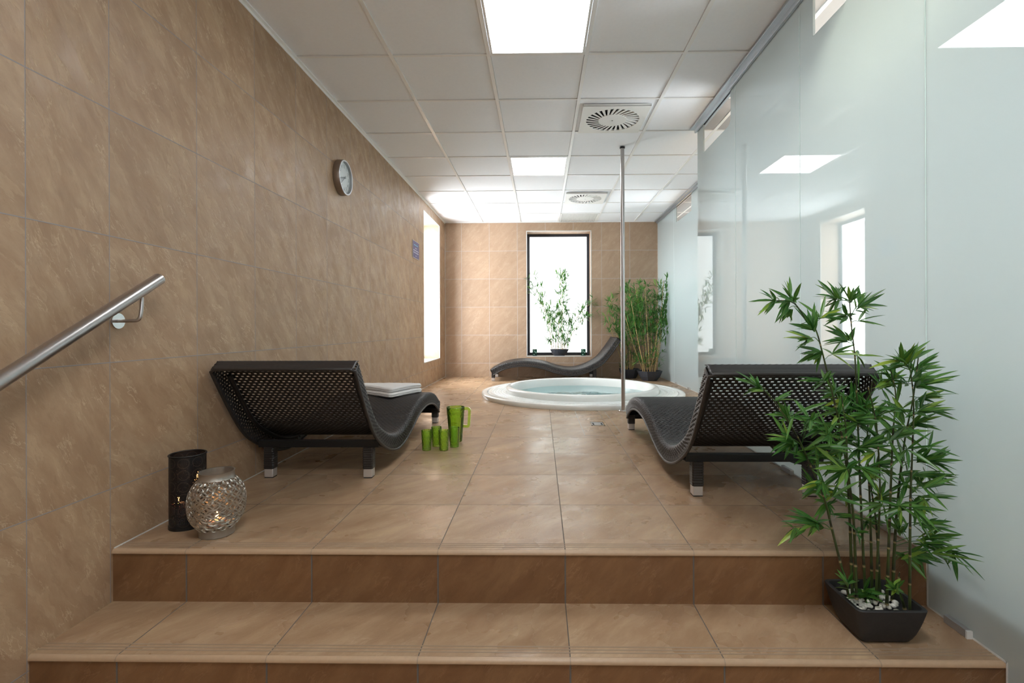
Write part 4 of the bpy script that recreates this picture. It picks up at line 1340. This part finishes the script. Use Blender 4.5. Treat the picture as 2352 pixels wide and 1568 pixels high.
# true-size positions measured on the plant, as offsets (x, z) from the planter's foot at its own depth
F = 1140.16
def fp(cx, cy, Y=1.6):
    """point of the plant given in its measured sheet coordinates, at depth Y"""
    u = 1640+cx/1.6194-1241.3; v = 600+cy/1.6194-752.0
    X = u*Y/F
    if X > 1.305: Y *= 1.305/X; X = 1.305
    return Vector((X-FX, Y-FY, H-v*Y/F-FZ))
canes_f = [
    [(487,1240,1.57),(430,1010,1.57),(395,870,1.56),(340,740,1.54),(300,650,1.52),(215,520,1.50),(155,460,1.49)],
    [(500,1240,1.60),(487,860,1.60),(470,690,1.60),(440,540,1.59),(400,370,1.58),(370,260,1.57),(345,238,1.57),(290,160,1.56),(218,150,1.55)],
    [(548,1260,1.62),(532,900,1.62),(525,700,1.63),(518,500,1.63),(512,360,1.62),(500,250,1.62),(493,150,1.61)],
    [(515,1250,1.58),(507,1000,1.58),(500,900,1.58),(484,760,1.57),(478,620,1.56),(462,500,1.55)],
    [(572,1250,1.65),(565,900,1.65),(556,700,1.66),(562,560,1.66),(575,450,1.66)],
    [(585,1260,1.60),(600,900,1.60),(600,780,1.60),(588,600,1.59),(560,470,1.58)],
    [(625,1270,1.57),(640,860,1.57),(650,640,1.57),(660,500,1.56),(640,400,1.56)],
    [(645,1255,1.62),(660,960,1.62),(690,680,1.62),(722,520,1.61),(745,340,1.60)],
    [(708,1300,1.54),(712,900,1.54),(720,700,1.54),(725,520,1.53),(712,400,1.52)],
    [(600,1250,1.66),(590,1000,1.66),(572,860,1.67),(560,760,1.67)],
    [(690,1285,1.55),(668,1200,1.54),(672,1150,1.53)]]
CL = [ # cluster x, y, leaf tips (x,y)... ; nearest cane is found
 (217,150,[(130,160),(165,108),(153,202),(184,200),(200,125)]),
 (275,135,[(270,63),(248,88),(222,232),(246,222),(300,150)]),
 (268,180,[(222,234),(238,232),(256,215)]),
 (352,250,[(268,234),(364,158),(286,168),(383,196),(340,180)]),
 (345,290,[(247,291),(258,262),(330,305),(292,335),(298,300)]),
 (388,335,[(300,384),(312,345),(330,372),(370,420),(300,322)]),
 (440,140,[(378,74),(368,130),(462,98),(394,182),(408,214),(430,98)]),
 (480,200,[(392,186),(396,246),(390,214),(470,160),(520,200)]),
 (495,150,[(456,84),(530,92),(562,118),(450,150),(520,128)]),
 (530,168,[(614,114),(632,170),(598,188),(552,128),(528,92)]),
 (485,288,[(396,238),(400,262),(390,302),(470,260),(516,250)]),
 (675,372,[(742,304),(788,300),(676,306),(622,350),(604,372),(560,400)]),
 (700,372,[(740,318),(770,320),(800,330),(640,350),(690,330)]),
 (725,402,[(842,398),(822,342),(800,360),(640,372),(660,350)]),
 (740,460,[(886,410),(850,448),(872,432),(888,497),(780,420),(760,380)]),
 (748,508,[(888,496),(840,480),(836,512),(760,560),(690,540)]),
 (156,465,[(74,410),(150,424),(124,414),(104,502),(72,438),(118,480)]),
 (262,570,[(276,530),(192,578),(178,574),(230,520),(240,620)]),
 (352,580,[(264,582),(288,514),(318,622),(376,562),(330,640)]),
 (392,442,[(298,432),(330,452),(420,410),(440,420),(350,480)]),
 (440,480,[(350,480),(420,400),(480,440),(460,520),(380,520)]),
 (372,612,[(350,642),(322,662),(388,608),(360,560),(310,600)]),
 (282,660,[(190,668),(210,692),(250,742),(286,692),(204,714),(240,640)]),
 (400,640,[(420,692),(330,702),(360,600),(440,600)]),
 (330,720,[(290,760),(270,700),(360,760),(400,700),(300,690)]),
 (455,560,[(380,540),(420,620),(500,520),(470,480),(400,580)]),
 (500,520,[(430,470),(470,590),(560,480),(540,560),(500,440),(450,540)]),
 (520,600,[(450,560),(480,660),(580,570),(560,640),(600,600),(440,640)]),
 (545,545,[(480,500),(600,500),(570,600),(620,540),(520,460)]),
 (580,560,[(520,500),(640,520),(620,600),(560,640),(660,560)]),
 (620,470,[(560,420),(680,450),(700,400),(650,540),(590,400)]),
 (640,440,[(600,380),(700,420),(600,480),(680,500),(640,370)]),
 (665,545,[(668,585),(610,520),(600,560),(720,570),(690,600)]),
 (722,600,[(832,578),(826,630),(800,602),(760,560),(700,640)]),
 (742,560,[(842,514),(870,543),(826,546),(780,580),(690,585)]),
 (600,655,[(540,620),(650,620),(620,700),(560,690),(670,660)]),
 (520,690,[(450,660),(480,740),(580,680),(560,740),(500,620)]),
 (440,690,[(370,680),(400,740),(480,660),(460,750),(390,640)]),
 (760,740,[(850,690),(796,690),(836,720),(724,700),(850,760)]),
 (800,742,[(902,738),(884,772),(864,704),(850,690),(880,800)]),
 (775,790,[(888,802),(882,832),(738,780),(730,842),(820,860)]),
 (765,830,[(886,836),(870,812),(728,780),(720,860),(800,880)]),
 (765,872,[(888,870),(872,886),(792,946),(766,946),(740,920)]),
 (700,820,[(640,800),(740,780),(740,860),(680,880),(650,850)]),
 (602,748,[(658,746),(654,768),(564,822),(528,772),(642,790)]),
 (560,800,[(500,770),(600,860),(520,840),(610,800)]),
 (480,765,[(400,832),(360,768),(420,720),(540,740),(440,840)]),
 (390,805,[(298,852),(316,872),(344,832),(420,870),(360,780)]),
 (420,740,[(350,720),(470,700),(400,800),(460,790)]),
 (362,968,[(238,962),(276,912),(304,1004),(346,1004),(290,940),(376,1002),(420,960)]),
 (276,985,[(230,1054),(272,1052),(304,1010),(240,985)]),
 (405,890,[(434,952),(376,962),(446,850),(420,940),(360,850)]),
 (560,965,[(500,930),(620,930),(590,1000),(530,1010),(620,980)]),
 (520,1000,[(470,960),(530,1060),(560,1000)]),
 (660,985,[(640,938),(702,1002),(672,1014),(620,960),(690,950)]),
 (740,905,[(700,870),(790,880),(730,980),(780,930),(820,950)]),
 (770,972,[(852,986),(862,964),(906,1016),(812,948),(800,1010)]),
 (800,1020,[(908,1014),(900,1072),(840,950),(860,1040),(740,1040)]),
 (872,1078,[(982,1093),(986,1178),(880,1188),(855,1148),(900,1070)]),
 (790,1040,[(850,1110),(880,1080),(870,1050),(730,1030)]),
 (742,1078,[(832,1106),(782,1060),(768,1180),(840,1122),(700,1080)]),
 (700,1095,[(768,1178),(830,1108),(780,1056),(640,1080),(720,1150)]),
 (560,1240,[(642,1240),(478,1246),(555,1326),(620,1262),(500,1210),(590,1200)]),
 (480,1185,[(438,1150),(454,1120),(440,1190),(500,1150)]),
 (650,1200,[(672,1176),(620,1170),(690,1220),(640,1240)]),
 (540,1215,[(490,1230),(480,1250),(560,1180),(620,1230)]),
]
rf_ = random.Random(21)
cane_data = []
for path in canes_f:
    P = resample(spline([fp(*p) for p in path], 6), .010)
    mb = MB(); P, L = add_cane(mb, P, .0048*rf_.uniform(.85, 1.1), .0016, rf_.uniform(.085, .12))
    o = mb.build('cane', M['cane'], t, smooth=True)
    cane_data.append((o, P, MB(), MB()))
for (cx, cy, tips) in CL:
    c0 = fp(cx, cy, 1.59)
    best = None
    for cd in cane_data:
        for i, p in enumerate(cd[1]):
            # prefer a point a little below the cluster
            dd = math.hypot(p.x-c0.x, (p.z-(c0.z-.03)))
            if p.z < .10: dd += .2
            if best is None or dd < best[0]: best = (dd, cd, p)
    _, cd, p = best
    Yc = p.y+FY+rf_.uniform(-.07, .07)
    Yc = min(1.715, max(1.44, Yc))
    b = fp(cx, cy, Yc)
    mid = (p+b)/2+Vector((0, 0, .01))
    k0 = len(cd[2].f); cd[2].tube(spline([p, mid, b], 4), .0011, 5); cd[2].tone += [.15]*(len(cd[2].f)-k0)
    light = rf_.random()
    for (tx, ty) in tips:
        tx += rf_.uniform(-4, 4); ty += rf_.uniform(-4, 4)
        Yt = min(1.715, max(1.40, Yc+rf_.uniform(-.05, .05)))
        tp = fp(tx, ty, Yt)
        # leaves start a little way along the twig
        s0 = b.lerp(p, rf_.uniform(0, .25))
        LL = (tp-s0).length
        tone = rf_.random()**2.6*.75+(.35 if light > .82 and rf_.random() < .7 else 0)
        for _ in range(2):
            t2 = fp(cx+(tx-cx)*rf_.uniform(.5, .95)+rf_.uniform(-26, 26), cy+(ty-cy)*rf_.uniform(.5, .95)+rf_.uniform(-24, 24), min(1.715, max(1.40, Yc+rf_.uniform(-.09, .09))))
            add_leaf(cd[2], b.lerp(p, rf_.uniform(0, .5)), t2, .0120*rf_.uniform(.8, 1.1), rf_.random()**1.8*.7, .08, Vector((rf_.gauss(0, .5), rf_.uniform(-.9, 0), rf_.uniform(.2, 1))).normalized())
        add_leaf(cd[2], s0, tp, min(.0150, .0095+LL*.045)*rf_.uniform(.85, 1.1), min(1, tone), .10, Vector((rf_.gauss(0, .35), rf_.uniform(-.9, -.1), rf_.uniform(.35, 1.0))).normalized())
for ci, (o, P, lf, tw) in enumerate(cane_data[:9]):
    for _ in range(8 if ci in (0, 1, 2, 3, 4, 5) else 6):
        p = P[int(len(P)*rf_.uniform(.42, .93))]
        if p.z < .28: continue
        a = rf_.uniform(0, 2*pi); dv = Vector((cos(a), .55*sin(a), rf_.uniform(-.1, .5)))
        b = p+dv*rf_.uniform(.02, .06)
        k0 = len(lf.f); lf.tube([p, (p+b)/2+Vector((0, 0, .004)), b], .0010, 4); lf.tone += [.15]*(len(lf.f)-k0)
        lt = rf_.random()
        for _q in range(rf_.randint(4, 6)):
            d2 = (dv+Vector((rf_.gauss(0, .55), rf_.gauss(0, .35), rf_.gauss(-.15, .45)))).normalized()
            tp = b+d2*rf_.uniform(.060, .105)
            tp.y = min(1.715-FY, max(1.42-FY, tp.y)); tp.x = min(1.31-FX, tp.x)
            add_leaf(lf, b, tp, .0118*rf_.uniform(.85, 1.15), min(1, rf_.random()**2*.65+(.35 if lt > .85 else 0)), .10, Vector((rf_.gauss(0, .4), rf_.uniform(-.9, 0), rf_.uniform(.3, 1))).normalized())
for o, P, lf, tw in cane_data:
    if lf.f: lf.build('foliage', M['leaf'], o)
